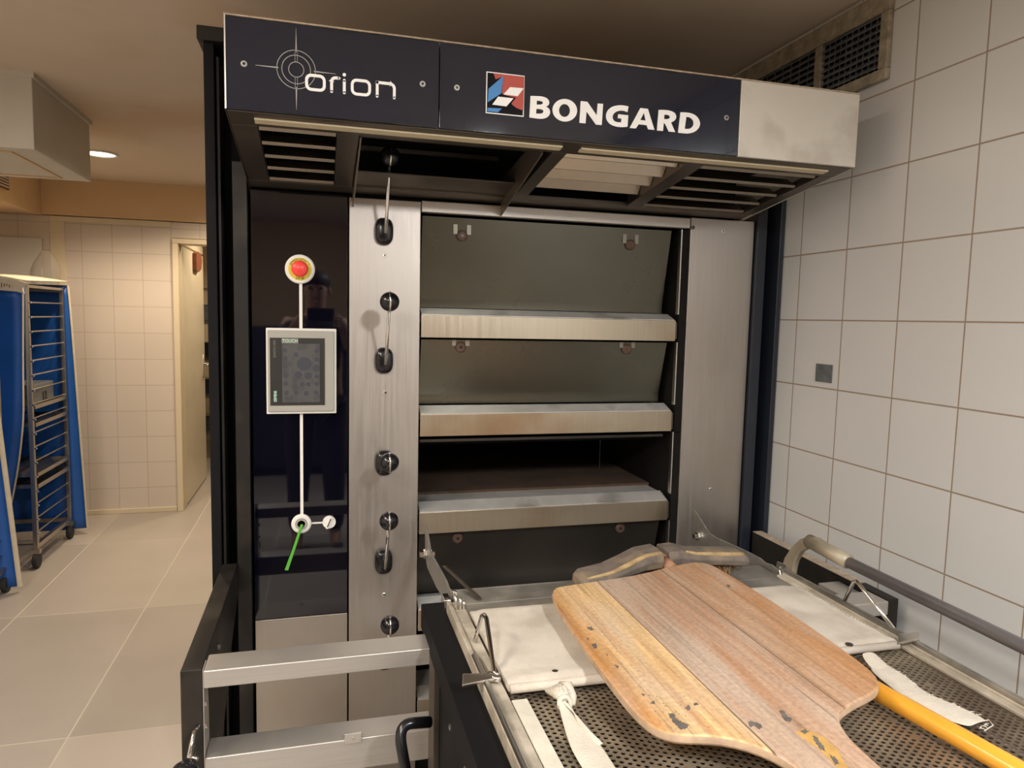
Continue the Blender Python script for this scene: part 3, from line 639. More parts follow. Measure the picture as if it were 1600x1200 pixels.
BG = [  # letter outlines and counters, as read off the sign
 ([(50,172),(120,174),(160,178),(195,191),(214,213),(218,238),(208,258),(188,268),(212,282),(225,305),(223,335),(205,360),(172,375),(130,377),(80,370),(40,364)], [[(107,213),(138,216),(158,224),(161,237),(148,250),(104,250)],[(102,287),(140,289),(162,298),(166,313),(155,327),(138,331),(99,330)]]),
 ([(356+110*math.cos(a*math.pi/16)+4*math.sin(a*math.pi/16), 300+101*math.sin(a*math.pi/16)) for a in range(32)], [[(353+49*math.cos(a*math.pi/12), 302+58*math.sin(a*math.pi/12)) for a in range(24)]]),
 ([(498,218),(557,225),(640,345),(650,240),(697,243),(685,432),(634,428),(549,310),(540,417),(486,412)], []),
 ([(924,266),(915,318),(890,307),(860,302),(822,308),(793,328),(780,355),(785,382),(803,401),(830,408),(858,408),(862,375),(828,370),(832,335),(922,345),(915,447),(860,452),(800,444),(752,420),(726,382),(722,337),(740,295),(780,266),(830,255),(880,256)], []),
 ([(1030,280),(1097,288),(1155,475),(1100,470),(1085,433),(1015,425),(990,462),(934,458)], [[(1062,322),(1077,392),(1029,387)]]),
 ([(1193,297),(1245,297),(1290,302),(1332,318),(1352,348),(1346,380),(1325,400),(1303,408),(1340,495),(1283,490),(1250,417),(1238,413),(1232,485),(1178,480)], [[(1245,338),(1275,341),(1293,352),(1291,370),(1272,380),(1241,378)]]),
 ([(1388,318),(1430,319),(1475,324),(1520,342),(1553,378),(1565,420),(1552,460),(1515,494),(1462,509),(1410,506),(1366,500)], [[(1440,358),(1472,363),(1500,387),(1506,423),(1492,453),(1462,468),(1425,465)]])]
def soften(p, n=3, lim=48):
    fixed = [False]*len(p)
    for i_ in range(len(p)):
        a, b, c = Vector(p[i_-1]), Vector(p[i_]), Vector(p[(i_+1) % len(p)]); fixed[i_] = math.degrees((b-a).angle(c-b)) > lim
    for _ in range(n):
        q, fq = [], []; m = len(p)
        for i_ in range(m):
            a, b, c = p[i_-1], p[i_], p[(i_+1) % m]
            if fixed[i_]: q.append(b); fq.append(True)
            else:
                q += [(b[0]*.75+a[0]*.25, b[1]*.75+a[1]*.25), (b[0]*.75+c[0]*.25, b[1]*.75+c[1]*.25)]; fq += [False, False]
        p, fixed = q, fq
    return p
def outline_mesh(name, loops, m, y, parent, thick):
    cu = bpy.data.curves.new(name, 'CURVE'); cu.dimensions = '2D'; cu.fill_mode = 'BOTH'
    for lp_ in loops:
        sp = cu.splines.new('POLY'); sp.points.add(len(lp_)-1); sp.use_cyclic_u = True
        for k, (x, z) in enumerate(lp_): sp.points[k].co = (x*100, z*100, 0, 1)
    t = bpy.data.objects.new(name, cu); C.objects.link(t)
    me = bpy.data.meshes.new_from_object(t.evaluated_get(bpy.context.evaluated_depsgraph_get())); bpy.data.objects.remove(t)
    for v in me.vertices: v.co = Vector((v.co.x/100, y, v.co.y/100))-parent.location
    bm = bmesh.new(); bm.from_mesh(me); bmesh.ops.recalc_face_normals(bm, faces=bm.faces)
    for f_ in bm.faces:
        if f_.normal.y > 0: f_.normal_flip()
    bm.to_mesh(me); bm.free(); me.materials.clear(); me.materials.append(M[m])
    o = bpy.data.objects.new(name, me); C.objects.link(o); o.parent = parent
    so = o.modifiers.new('thick', 'SOLIDIFY'); so.thickness = thick; so.offset = -1
    return o
for out_, holes in BG:
    loops = []
    for lp_ in [out_]+holes:
        pts = []
        for (x, y) in soften(lp_):
            p = at(820+x/5.7143, 120+y/5.7143, 'y', YH); pts.append((p.x, p.z))
        loops.append(pts)
    outline_mesh('bold_letter', loops, 'letter', YH-.0015, hood, .0013)

# ================================================================== lift masts and carriage
mast = thing('lift_mast', 'black channel mast standing at the left edge of the oven', 'lift mast', (-.235, 2.0, 0), 'lift masts either side of the oven')
f = MB(); f.box(-.287, -.262, 1.99, 2.16, 0, 2.15); f.box(-.262, -.184, 2.09, 2.16, 0, 2.15); f.build('channel', 'black', mast, bevel=.002)
MB().box(-.222, -.186, 1.985, 2.088, 0, 1.86).build('inner_strip', 'black_worn', mast, bevel=.002)
MB().box(-.258, -.252, 2.0, 2.088, 0, 2.12).build('guide_rail', 'black_worn', mast)
MB().box(-.300, -.186, 1.975, 2.17, 2.15, 2.185).build('cap', 'black_worn', mast, bevel=.003)
mast2 = thing('lift_mast', 'blue-black channel mast in the gap between oven and tiled wall', 'lift mast', (1.38, 2.0, 0), 'lift masts either side of the oven')
f = MB(); f.box(1.342, 1.376, 1.985, 2.16, 0, 1.86); f.build('inner_strip', 'navy', mast2, bevel=.002)
f = MB(); f.box(1.376, 1.43, 2.11, 2.16, 0, 1.98); f.box(1.413, 1.430, 1.97, 2.11, 0, 1.98); f.build('channel', 'navy', mast2, bevel=.002)
f = MB(); f.box(1.379, 1.384, 2.02, 2.10, 0, 1.95); f.build('guide_rail', 'grime', mast2)

car = thing('lift_carriage', 'black and stainless carriage frame carrying the loader in front of the oven', 'lift carriage', (.55, 1.6, .6))
ZA = .79
prof = [(1.39,ZA),(1.985,ZA),(1.985,.70),(1.78,.60),(1.60,.44),(1.39,.40)]
MB().prism(prof, 'x', -.2605, -.2215).build('side_arm', 'black_worn', car, bevel=.0025)
MB().prism([(1.392,ZA-.002),(1.43,ZA-.002),(1.445,.70),(1.46,.42),(1.392,.42)], 'x', -.2212, -.2195).build('arm_liner', 'steel', car)
MB().lathe([(.007,0),(.007,.004),(.002,.006)], (-.2215,1.60,.735), 'x', 12).build('bolt','zinc',car)
MB().prism([(1.39,ZA),(1.965,ZA),(1.965,.70),(1.78,.60),(1.60,.44),(1.39,.40)], 'x', 1.368, 1.402).build('side_arm', 'black_worn', car, bevel=.0025)
MB().box(1.3685, 1.4015, 1.50, 1.964, ZA, ZA+.001).build('flour_film', 'dust', car)
cb = MB().box(-.219, 1.367, 1.385, 1.455, .752, .788).build('cross_tube', 'steel', car, bevel=.003)
cb2 = MB().box(-.219, 1.367, 1.385, 1.455, .545, .612).build('cross_tube', 'steel', car, bevel=.003)
f = MB(); p = at(552,1167,'y',1.383); f.box(p.x-.017, p.x+.017, 1.380, 1.385, .605, .627); f.build('bracket', 'steel_white', cb2, bevel=.001)
MB().lathe([(.003,0),(.003,-.003),(.001,-.003)], (p.x,1.380,.616), 'y', 10).build('bracket_screw','zinc',cb2)
MB().box(1.30,1.366,1.46,1.56,.70,.775).build('junction_box', 'steel', car, bevel=.002)
f = MB(); f.box(.214,.262,.25,1.515,.775,.830); f.build('loader_beam', 'black', car, bevel=.002)
f = MB(); f.box(.214,.226,1.32,1.384,0.30,.774); f.build('upright', 'steel_dark', car, bevel=.001)
f = MB(); f.box(.226,.236,.95,1.384,0.30,.774); f.build('web_plate', 'black', car)
f = MB(); f.box(.236,.262,.9,1.46,.30,.774); f.build('drive_cover', 'black', car, bevel=.002)
f = MB(); f.box(1.125,1.15,.25,1.515,.775,.830); f.build('loader_beam', 'black', car, bevel=.002)
f = MB(); f.tube([(.236,.9,.70),(.236,1.05,.66),(.225,1.12,.655)], .006); 
for s in ((.232,1.06,.735),(.232,1.2,.725)): MB().lathe([(.006,0),(.006,-.008),(.003,-.009)], s, 'x', 10).build('bolt','zinc',car)
# black bent handle on the carriage upright
def bez(P, n=12):
    out = []
    for i in range(n+1):
        t = i/n; q = [Vector(p) for p in P]
        while len(q) > 1: q = [q[k].lerp(q[k+1], t) for k in range(len(q)-1)]
        out.append(q[0])
    return out
ph = [at(672,1128,'y',1.28), at(645,1130,'y',1.27), at(622,1142,'y',1.26), at(628,1170,'y',1.25), at(634,1205,'y',1.24), at(640,1260,'y',1.24)]
MB().tube([ph[0]]+bez([ph[1],at(620,1131,'y',1.27),ph[3]],8)+ph[4:], .0105, 12).build('bent_handle', 'plastic', car, smooth=True)
# knob lever at lower left
k0 = at(303,1145,'y',1.36); k1 = at(295,1185,'y',1.33)
MB().tube([k0+Vector((.004,.02,.002)), k0, k1], .004, 10).build('release_rod', 'chrome', car, smooth=True)
MB().sphere(at(288,1212,'y',1.33), .026).build('release_knob', 'plastic', car, smooth=True)
k2 = at(312,1178,'y',1.36)
MB().tube([(-.235,1.388,k2.z),(-.235,1.35,k2.z),(-.225,1.345,k2.z)], .004).build('latch_pin', 'zinc', car, smooth=True)
for z in (.745,.70):
    MB().lathe([(.005,0),(.005,.006),(.002,.007)], (-.2215,1.40,z-.03), 'x', 10).build('bolt','zinc',car)

# ================================================================== loader
ld = thing('oven_loader', 'long perforated steel loader table with a canvas board in front of the oven', 'oven loader', (.69, .9, .78))
XA, XB, YA, YE = .262, 1.124, .12, 1.462
# perforated sheet: hexagonal net of real holes
def perforated(x0, x1, y0, y1, z, pitch=.0118, r=.0037):
    mb = MB(); dx = pitch*math.cos(math.radians(30)); nx = int((x1-x0)/dx); ny = int((y1-y0)/pitch); idx = {}
    verts = []; faces = []
    R = pitch/math.sqrt(3)
    def vid(x, y):
        key = (round(x*1e5/3), round(y*1e5/3)); 
        if key not in idx: idx[key] = len(verts); verts.append((x, y, z))
        return idx[key]
    for i in range(nx):
        for j in range(ny):
            cx = x0+dx*(i+.5); cy = y0+pitch*(j+.5)+(pitch/2 if i % 2 else 0)
            hole = random.random() > .02
            o = [vid(cx+R*math.cos(math.radians(60*k)), cy+R*math.sin(math.radians(60*k))) for k in range(6)]
            if not hole: faces.append(tuple(o)); continue
            base = len(verts)
            for k in range(12): verts.append((cx+r*1.0*math.cos(math.radians(30*k)), cy+r*math.sin(math.radians(30*k)), z))
            for k in range(6):
                a, b, c = base+2*k, base+2*k+1, base+(2*k+2) % 12
                faces.append((o[k], a, b)); faces.append((o[k], b, o[(k+1) % 6])); faces.append((o[(k+1) % 6], b, c))
    # fix faces: orient
    mb.v = verts; mb.f = faces; return mb
pf = perforated(.296, 1.094, .14, 1.10, .842)
po = pf.build('perforated_sheet', 'perf', ld)
so = po.modifiers.new('thick', 'SOLIDIFY'); so.thickness = .0016; so.offset = -1
f = MB(); f.box(.296,1.094,1.10,1.462,.838,.842); f.build('plain_sheet', 'steel_dull', ld)
f = MB(); f.box(.285,1.10,YA,1.45,.775,.780); f.build('bottom_sheet', 'steel_dark', ld)
# side rails
f = MB(); f.box(XA, .272, YA, YE, .780, .854); f.box(.272,.297, YA, YE, .8425, .850); f.build('side_rail', 'rail', ld, bevel=.002)
f = MB(); f.box(1.110, XB, YA, YE, .780, .854); f.box(1.094,1.110, YA, YE, .8425, .850); f.build('side_rail', 'rail', ld, bevel=.002)
f = MB(); f.tube([(.268,YA,.857),(.268,1.2,.857)], .005); f.build('rail_wire', 'steel_white', ld, smooth=True)
f = MB(); f.tube([(1.118,YA,.859),(1.118,YE,.859)], .006); f.build('rail_wire', 'steel_dull', ld, smooth=True)
f = MB(); f.box(.299,.326,.40,1.055,.8445,.8475); f.build('edge_strip', 'strip', ld, bevel=.001)
f = MB(); f.box(XA, XB, YA-.02, YA, .775, .85); f.build('end_plate', 'steel_dull', ld, bevel=.002)
# nose plate
f = MB(); f.box(.285,1.105,1.463,1.545,.836,.842); f.box(.285,1.105,1.545,1.551,.822,.842); f.build('nose_plate', 'steel_dull', ld, bevel=.001)
# nose hooks
hk = [(1.476,.82),(1.474,.838),(1.482,.850),(1.51,.856),(1.54,.852),(1.56,.856),(1.60,.8555),(1.66,.853),(1.70,.850),(1.78,.845),(1.815,.847),(1.835,.858),(1.868,.876),(1.905,.892),(1.912,.888),(1.910,.86),(1.905,.83),(1.89,.80),(1.86,.785),(1.70,.79)]
def hook(X, hk=hk):
    o = MB().prism(hk, 'x', X-.0025, X+.0025).build('nose_hook', 'hook', ld, bevel=.0008)
    f = MB(); f.tube([(X-.022,1.865,.822),(X+.018,1.865,.822)], .008, 12); f.tube([(X-.012,1.865,.822),(X-.004,1.865,.822)], .013, 6); f.tube([(X+.004,1.865,.822),(X+.010,1.865,.822)], .013, 6)
    f.build('hook_bolt', 'chrome', o)
    f = MB(); f.tube([(X,1.4765,.80),(X,1.473,.838),(X,1.482,.851)], .0035, 8); f.tube([(X,1.908,.862),(X,1.910,.888)], .0032, 8); f.build('bright_edge', 'chrome', o)
    for yy in (1.50,1.52): MB().tube([(X-.008,yy,.826),(X+.008,yy,.826)], .005, 8).build('rivet','chrome',o)
hook(1.116)
hook(.281)
f = MB(); f.box(.258,.274,1.47,1.51,.79,.852); f.box(.278,.288,1.47,1.484,.80,.868); f.build('hook_mount', 'chrome', ld, bevel=.002)
f = MB(); a = at(712,955,'y',1.42); 
for (x, z) in ((0,.018),(.010,.013),(.018,.006)): f.tube([(a.x+x,1.42,.846),(a.x+x,1.42,.862+z)], .0032, 8)
f.build('tension_spring_posts', 'chrome', ld, smooth=True)
# reflected streak on the nose at the left, shaped as a thin strip
l0, l1 = at(694,884,'x',.288), at(750,936,'z',.845)
f = MB(); f.tube([l0, l1], .006, 8, flat=.25); f.build('reflection_strip', 'steel_dark', ld)

# canvas board (stretched cloth on the sliding board)
def canvas():
    mb = MB(); nx, ny = 60, 26; x0, x1, y0, y1 = .300, 1.080, 1.068, 1.388
    top = []
    for j in range(ny+1):
        for i in range(nx+1):
            u, v = i/nx, j/ny; x = x0+(x1-x0)*u; y = y0+(y1-y0)*v+.012*(1-u)-.006
            z = .862+.0012*math.sin(9*u+3*v)+.0012*math.sin(4*v*math.pi+u*5)+(.004*math.exp(-((v-.05)/.05)**2))
            if v > .97: z -= .004
            if u < .02 or u > .98: z -= .003
            y += .0025*math.sin(u*17)*(1 if v < .05 else 0); x += .002*math.sin(v*40)*(1 if u > .99 else 0)
            top.append((x,y,z))
    n = nx+1; fs = [(j*n+i, j*n+i+1, (j+1)*n+i+1, (j+1)*n+i) for j in range(ny) for i in range(nx)]
    mb.add(top, fs)
    bot = [(p[0], p[1], .8505) for p in top]; mb.add(bot, [tuple(reversed(q)) for q in fs]); o = len(top)
    for i in range(nx): mb.f += [(i, i+o, i+1+o, i+1), (ny*n+i+1, ny*n+i+1+o, ny*n+i+o, ny*n+i)]
    for j in range(ny): mb.f += [((j+1)*n, (j+1)*n+o, j*n+o, j*n), (j*n+nx, j*n+nx+o, (j+1)*n+nx+o, (j+1)*n+nx)]
    return mb
cv = canvas().build('canvas_board', 'canvas', ld, smooth=True); smooth_angle(cv, .7)
f = MB(); f.tube([(.302,1.072,.857),(.690,1.066,.857),(1.078,1.064,.857)], .0078, 12); f.build('front_roll', 'canvas', cv, smooth=True)
for (px, py) in ((868,1050),(1327,1007)):
    p = at(px,py,'z',.866); MB().lathe([(.007,-.001),(.007,.0008),(.003,.0014)], (p.x,p.y,.8665), 'z', 14).build('rivet', 'steel_dark', cv)
f = MB()
for k in range(32):
    yy = 1.085+k*.0095; f.tube([(1.079,yy,.860),(1.086,yy+.001,.853),(1.090,yy+.002,.852)], .0012, 5)
fr = f.build('frayed_edge', 'canvas', cv); fr['kind'] = 'stuff'
# knotted strap at the left
kc = at(881,1084,'z',.868); kx, ky = kc.x, kc.y
st = MB().sphere((kx,ky+.008,.864), .0165, sx=.85, sy=1.25, sz=.75, nu=24, nv=14)
for i_, v in enumerate(st.v):
    q = .0022*math.sin(v[0]*900+v[1]*300)*math.sin(v[1]*420); st.v[i_] = (v[0]+q, v[1], v[2]+q)
st.add([(kx-.026,ky+.022,.866),(kx-.022,ky+.026,.858),(kx-.004,ky-.004,.874),(kx+.002,ky+.020,.876),(kx-.006,ky-.002,.856),(kx,ky+.020,.858)], [(0,2,3),(0,1,4,2),(1,5,4),(0,3,5,1)])
st.tube([(kx+.004,ky+.030,.866),(kx+.013,ky+.015,.872),(kx+.014,ky-.004,.864),(kx+.010,ky-.016,.856)], [.006,.008,.007,.004], 10)
ko = st.build('knot', 'canvas_r', cv, smooth=True)
rg_ = [(kx-.003+.0095*math.cos(a*math.pi/8), ky-.014+.004*math.sin(a*math.pi/8), .860+.0085*math.sin(a*math.pi/8)) for a in range(16)]
MB().tube(rg_, .0042, 8, closed=True).build('knot_loop', 'canvas_r', cv, smooth=True)
def strip(pts, name, m, par, th=.0022):
    """pts: list of (left xyz, right xyz)"""
    mb = MB(); n = len(pts); vs = []
    for a, b in pts:
        a, b = Vector(a), Vector(b)
        for k in range(5):
            t = k/4; p = a.lerp(b, t); p.z += .0022*math.sin(math.pi*t); vs.append(p)
    mb.add(vs, [(j*5+i, j*5+i+1, (j+1)*5+i+1, (j+1)*5+i) for j in range(n-1) for i in range(4)])
    o = mb.build(name, m, par, smooth=True); s_ = o.modifiers.new('thick','SOLIDIFY'); s_.thickness = th; s_.offset = 1
    sb = o.modifiers.new('sub','SUBSURF'); sb.levels = 1; sb.render_levels = 2
    return o
def A(px, py, z=.8475): p = at(px,py,'z',z); return (p.x,p.y,p.z)
strip([(A(873,1098,.862),A(881,1097,.862)),(A(875,1114,.852),A(889,1110,.854)),(A(882,1140),A(905,1128)),(A(888,1160),A(918,1145)),(A(895,1178),A(940,1165)),(A(912,1205),A(955,1190)),(A(922,1225),A(975,1220)),(A(935,1250),A(990,1250))], 'strap', 'canvas_r', cv)
strip([(A(878,1096,.864),A(884,1098,.862)),(A(890,1106,.859),A(898,1114,.856)),(A(905,1120,.856),A(899,1130,.850)),(A(925,1145,.857),A(915,1150,.849)),(A(945,1162,.852),A(935,1168,.849))], 'strap', 'canvas_r', cv)
# right strap: white tab then frayed cloth beside the broom stick
strip([(A(1345,1022,.856),A(1365,1020,.856)),(A(1352,1035,.850),A(1378,1032,.850)),(A(1368,1053),A(1394,1047))], 'strap_tab', 'canvas_r', cv)
rg = strip([(A(1358,1044),A(1388,1040)),(A(1364,1052),A(1398,1047)),(A(1375,1062),A(1418,1058)),(A(1392,1075),A(1432,1072)),(A(1412,1090),A(1450,1085)),(A(1440,1106),A(1482,1098)),(A(1475,1125),A(1512,1110)),(A(1515,1138),A(1545,1128))], 'frayed_strap', 'canvas_r', cv)
f = MB(); e = [(1394,1045),(1418,1058),(1432,1072),(1450,1085),(1482,1098),(1512,1110),(1545,1128),(1530,1140)]
for k in range(len(e)-1):
    for j in range(7):
        t = random.random(); x = e[k][0]+(e[k+1][0]-e[k][0])*t; y = e[k][1]+(e[k+1][1]-e[k][1])*t
        a = Vector(A(x-3,y+1,.850)); d = Vector((random.uniform(.002,.010), random.uniform(-.006,.006), random.uniform(-.003,.003)))
        f.tube([a, a+d*.6+Vector((0,0,.001)), a+d], .0006, 4)
a = Vector(A(1540,1132,.849)); f.tube([Vector(A(1528,1128,.849)), Vector(A(1545,1125,.852)), Vector(A(1552,1133,.850)), Vector(A(1538,1142,.849))], .0009, 5)
fr = f.build('loose_threads', 'canvas_r', rg); fr['kind'] = 'stuff'
# wire stops with flat handles
def wire_stop(pts, flat, name='wire_stop'):
    o = MB().tube(pts, .0042, 10).build(name, 'chrome', ld, smooth=True)
    f = MB(); f.add(flat, [(0,1,2,3)]); q = f.build('flat_grip', 'zinc', o); s_ = q.modifiers.new('t','SOLIDIFY'); s_.thickness = .006; s_.offset = 0
    bv = q.modifiers.new('b','BEVEL'); bv.width = .0015; bv.segments = 2
XW = .297
p0, p1, p2, p3 = at(742,1002,'z',.853), at(753,962,'x',.292), at(760,966,'x',.292), at(772,1050,'z',.862)
wire_stop([p0, p0.lerp(p1,.5), p1, (p1+p2)/2+Vector((0,0,.004)), p2, p3, p3+Vector((.004,-.012,.0))], [at(723,1054,'z',.866), at(765,1053,'z',.866), at(779,1061,'z',.862), at(722,1073,'z',.858)])
MB().tube([at(764,1053,'z',.864), at(773,1060,'z',.862), at(782,1062,'z',.860)], .0055, 10).build('grip_bend', 'chrome', ld, smooth=True)
r0, r1, r2, r3 = at(1318,942,'x',1.118), at(1334,909,'x',1.118), at(1341,911,'x',1.118), at(1402,990,'x',1.118)
wire_stop([r0, r1, (r1+r2)/2+Vector((0,0,.003)), r2, r3], [at(1403,992,'y',1.075), at(1437,988,'y',1.075), at(1437,1000,'y',1.055), at(1403,1006,'y',1.055)])
# curved lever bracket with the long grey tube handle on the right
X = 1.131
outer = [(1.492,.815),(1.490,.845),(1.478,.885),(1.455,.920),(1.425,.950),(1.395,.966),(1.37,.970),(1.34,.966),(1.285,.961)]
inner = [(1.275,.934),(1.33,.938),(1.37,.944),(1.395,.938),(1.42,.920),(1.438,.89),(1.445,.86),(1.448,.815)]
lv = MB().prism(outer+inner, 'x', X-.006, X+.010).build('handle_bracket', 'gold_zinc', ld, bevel=.003)
MB().prism([(1.515,.79),(1.500,.868),(1.462,.872),(1.452,.79)], 'x', X-.010, X-.0065).build('bracket_plate', 'zinc', lv, bevel=.001)
for (y, z) in ((1.488,.855),(1.468,.845),(1.478,.82)): MB().lathe([(.005,0),(.005,-.004),(.002,-.005)], (X-.010,y,z), 'x', 12).build('rivet','chrome',lv)
f = MB(); f.tube([(X+.002,1.40,.953),(X+.002,1.27,.947)], .0165, 16); f.build('tube_sleeve', 'gold_zinc', lv, smooth=True)
t0, t1 = Vector((1.15,1.30,.945)), Vector((1.15,.20,.927))
f = MB(); f.tube([(1.137,1.33,.945),(1.140,.2,.933)], .0125, 16); f.build('tube_handle', 'tube', lv, smooth=True)

# ================================================================== the peel
ZP = .900
out = [(.4765,1.372),(.462,1.340),(.452,1.272),(.446,1.16),(.441,1.047),(.440,.950),(.441,.908),(.445,.873),(.452,.850),(.466,.834),(.487,.824),(.512,.818),(.540,.806),(.566,.785),(.584,.757),(.592,.727),(.596,.69),(.598,.55),(.600,.30),(.603,.285),(.66,.28),(.672,.285),(.676,.30),(.690,.55),(.702,.66),(.7035,.701),(.706,.735),(.710,.770),(.722,.802),(.735,.820),(.756,.832),(.79,.846),(.820,.855),(.845,.866),(.866,.884),(.882,.910),(.890,.954),(.895,1.031),(.900,1.12),(.902,1.226),(.900,1.35),(.896,1.425),(.886,1.447),(.868,1.458),(.845,1.458),(.790,1.446),(.696,1.411),(.60,1.395),(.52,1.384),(.495,1.380)]
def smoothpoly(p, n=2):
    for _ in range(n):
        q = []
        for i in range(len(p)):
            a, b = p[i], p[(i+1) % len(p)]
            q += [(a[0]*.75+b[0]*.25, a[1]*.75+b[1]*.25), (a[0]*.25+b[0]*.75, a[1]*.25+b[1]*.75)]
        p = q
    return p
out = smoothpoly(out, 1)
pm = MB(); n = len(out); TH = .015
ins = []
for i in range(n):
    a, b = Vector(out[i-1]), Vector(out[(i+1) % n]); t_ = (b-a).normalized(); nn = Vector((-t_.y, t_.x))   # inward for this winding
    ins.append(nn)
area2 = sum(out[i][0]*out[(i+1) % n][1]-out[(i+1) % n][0]*out[i][1] for i in range(n))
sg = 1 if area2 > 0 else -1
def ring(d, z): return [(out[i][0]+ins[i].x*sg*d, out[i][1]+ins[i].y*sg*d, z) for i in range(n)]
rings = [ring(.004,ZP), ring(.0012,ZP-.002), ring(0,ZP-.0055), ring(0,ZP-TH+.004), ring(.003,ZP-TH)]
pm.add([v for r in rings for v in r], [(j*n+i, j*n+(i+1) % n, (j+1)*n+(i+1) % n, (j+1)*n+i) for j in range(4) for i in range(n)]+[tuple(range(n)), tuple(range(5*n-1,4*n-1,-1))])
pl = pm.build('blade', ['peel','peel_edge'])
for fc in pl.data.polygons:
    if abs(fc.normal.z) < .6: fc.material_index = 1
pe = thing('bread_peel', 'broad worn wooden peel lying across the canvas and the perforated loader', 'bread peel', (.67, 1.0, .885))
pl.parent = pe; pl.matrix_parent_inverse = Matrix.Translation((-.67,-1.0,-.885))
smooth_angle(pl, .5)
def blob(pts, m, name, lift=.0006):
    pp = []
    for i_ in range(len(pts)):
        a_, b_ = pts[i_], pts[(i_+1) % len(pts)]; d_ = math.hypot(a_[0]-b_[0], a_[1]-b_[1]); nn_ = max(1, int(d_/2.2))
        for k_ in range(nn_):
            t_ = k_/nn_; j_ = min(1.3, .18*d_+.2); pp.append((a_[0]+(b_[0]-a_[0])*t_+random.uniform(-j_,j_), a_[1]+(b_[1]-a_[1])*t_+random.uniform(-j_,j_)))
    q = [at(x,y,'z',ZP) for (x, y) in pp]
    MB().prism([(p.x,p.y) for p in q], 'z', ZP-.0005, ZP+lift).build(name, m, pe)
blob([(1243,1146),(1252,1140),(1268,1142),(1292,1156),(1308,1172),(1322,1196),(1335,1215),(1318,1215),(1300,1190),(1282,1172),(1262,1158)], 'chip_y', 'bare_patch', .0004)
for pts in ([(1044,1116),(1052,1115),(1058,1124),(1068,1130),(1078,1132),(1070,1140),(1060,1138),(1052,1128)],
            [(1168,1130),(1175,1127),(1184,1129),(1192,1136),(1186,1140),(1178,1134),(1172,1136)],
            [(1218,1112),(1224,1110),(1230,1120),(1238,1124),(1234,1128),(1226,1126)],
            [(1250,1142),(1258,1140),(1264,1144),(1256,1147)],
            [(1270,1150),(1278,1154),(1286,1166),(1290,1174),(1282,1172),(1274,1160)],
            [(1296,1180),(1304,1184),(1312,1194),(1304,1196)],
            [(1070,1106),(1076,1102),(1080,1106),(1075,1110)], [(1084,1100),(1090,1098),(1092,1102),(1086,1103)],
            [(1018,1096),(1023,1095),(1022,1100),(1017,1100)], [(1003,1085),(1008,1086),(1006,1089)],
            [(917,981),(924,979),(927,984),(921,985)], [(925,1007),(930,1005),(934,1010),(929,1013)],
            [(946,1022),(950,1022),(949,1026)], [(960,1040),(967,1041),(964,1045)], [(916,998),(920,998),(919,1001)], [(1136,914),(1142,915),(1139,918)]):
    blob(pts, 'chip', 'worn_patch')

f = MB()
for k in range(46):
    a_ = random.random(); x_ = 905+a_*150+random.uniform(-9,9); y_ = 960+a_*165+random.uniform(-9,9)
    if k > 28: x_, y_ = random.uniform(1010,1110), random.uniform(1085,1138)
    p = at(x_,y_,'z',ZP); f.disc((p.x,p.y), random.uniform(.0005,.0011), 'z', ZP-.0003, ZP+.0003, 6)
fr = f.build('worm_specks', 'chip', pe); fr['kind'] = 'stuff'
# ================================================================== the broom
br = thing('oven_broom', 'worn two-piece wooden broom with yellow handle lying under the peel', 'broom', (.85, 1.3, .85))
def block(x0, x1, top, name, y0=1.455, y1=1.545):
    mb = MB(); n = len(top); vs = []; 
    for (x, zt, ya, yb, zb) in top:
        vs += [(x,ya+.003,zb),(x,ya-.003,(zt+zb)/2),(x,ya+.003,zt-.001),(x,(ya+yb)/2,zt+.001),(x,yb-.004,zt-.001),(x,yb,zb)]
    mb.add(vs, [(j*6+i, j*6+(i+1) % 6, (j+1)*6+(i+1) % 6, (j+1)*6+i) for j in range(n-1) for i in range(6)]+[(5,4,3,2,1,0), tuple((n-1)*6+i for i in range(6))])
    o = mb.build(name, 'broom_wood', br); b = o.modifiers.new('b','BEVEL'); b.width = .003; b.segments = 2; o.data.shade_flat(); b.limit_method='ANGLE'; b.angle_limit=.5
    return o
block(0,0,[(.560,.887,1.425,1.485,.868),(.575,.895,1.420,1.495,.866),(.64,.897,1.435,1.515,.870),(.69,.905,1.455,1.535,.876),(.74,.918,1.470,1.55,.880),(.792,.920,1.480,1.56,.880)], 'broom_block')
block(0,0,[(.812,.916,1.490,1.565,.880),(.85,.916,1.495,1.570,.880),(.89,.905,1.495,1.570,.876),(.96,.900,1.490,1.565,.872),(1.020,.898,1.485,1.56,.868),(1.030,.890,1.485,1.555,.868)], 'broom_block')
for nm, pts in (('a', [(.575,.8935,1.427),(.64,.8965,1.442),(.69,.9045,1.462),(.74,.917,1.478),(.785,.919,1.487)]), ('b', [(.86,.9135,1.5),(.89,.9045,1.503),(.96,.899,1.499),(1.018,.8975,1.494)])):
    f = MB(); f.tube([(x,y-.001,z-.0015) for (x,z,y) in pts], [.003,.005,.007,.006,.005][:len(pts)], 8); f.build('worn_edge', 'broom_worn', br, smooth=True)
f = MB()
for k in range(420):
    x = random.choice([random.uniform(.565,.785), random.uniform(.82,1.025)]); y = 1.45+(x-.56)*.14+random.uniform(0,.05)
    dx, dy = random.uniform(-.012,.012), random.uniform(-.020,.008)
    if x < .6: dx -= .01
    f.tube([(x,y,.872),(x+dx*.5,y+dy*.5,.860),(x+dx,y+dy,.8465)], .0011, 4)
bs = f.build('bristles', 'bristle', br); bs['kind'] = 'stuff'; bs.name = 'bristle'
s0, s1 = Vector((.803,1.52,.893)), Vector((.828,1.40,.8695))
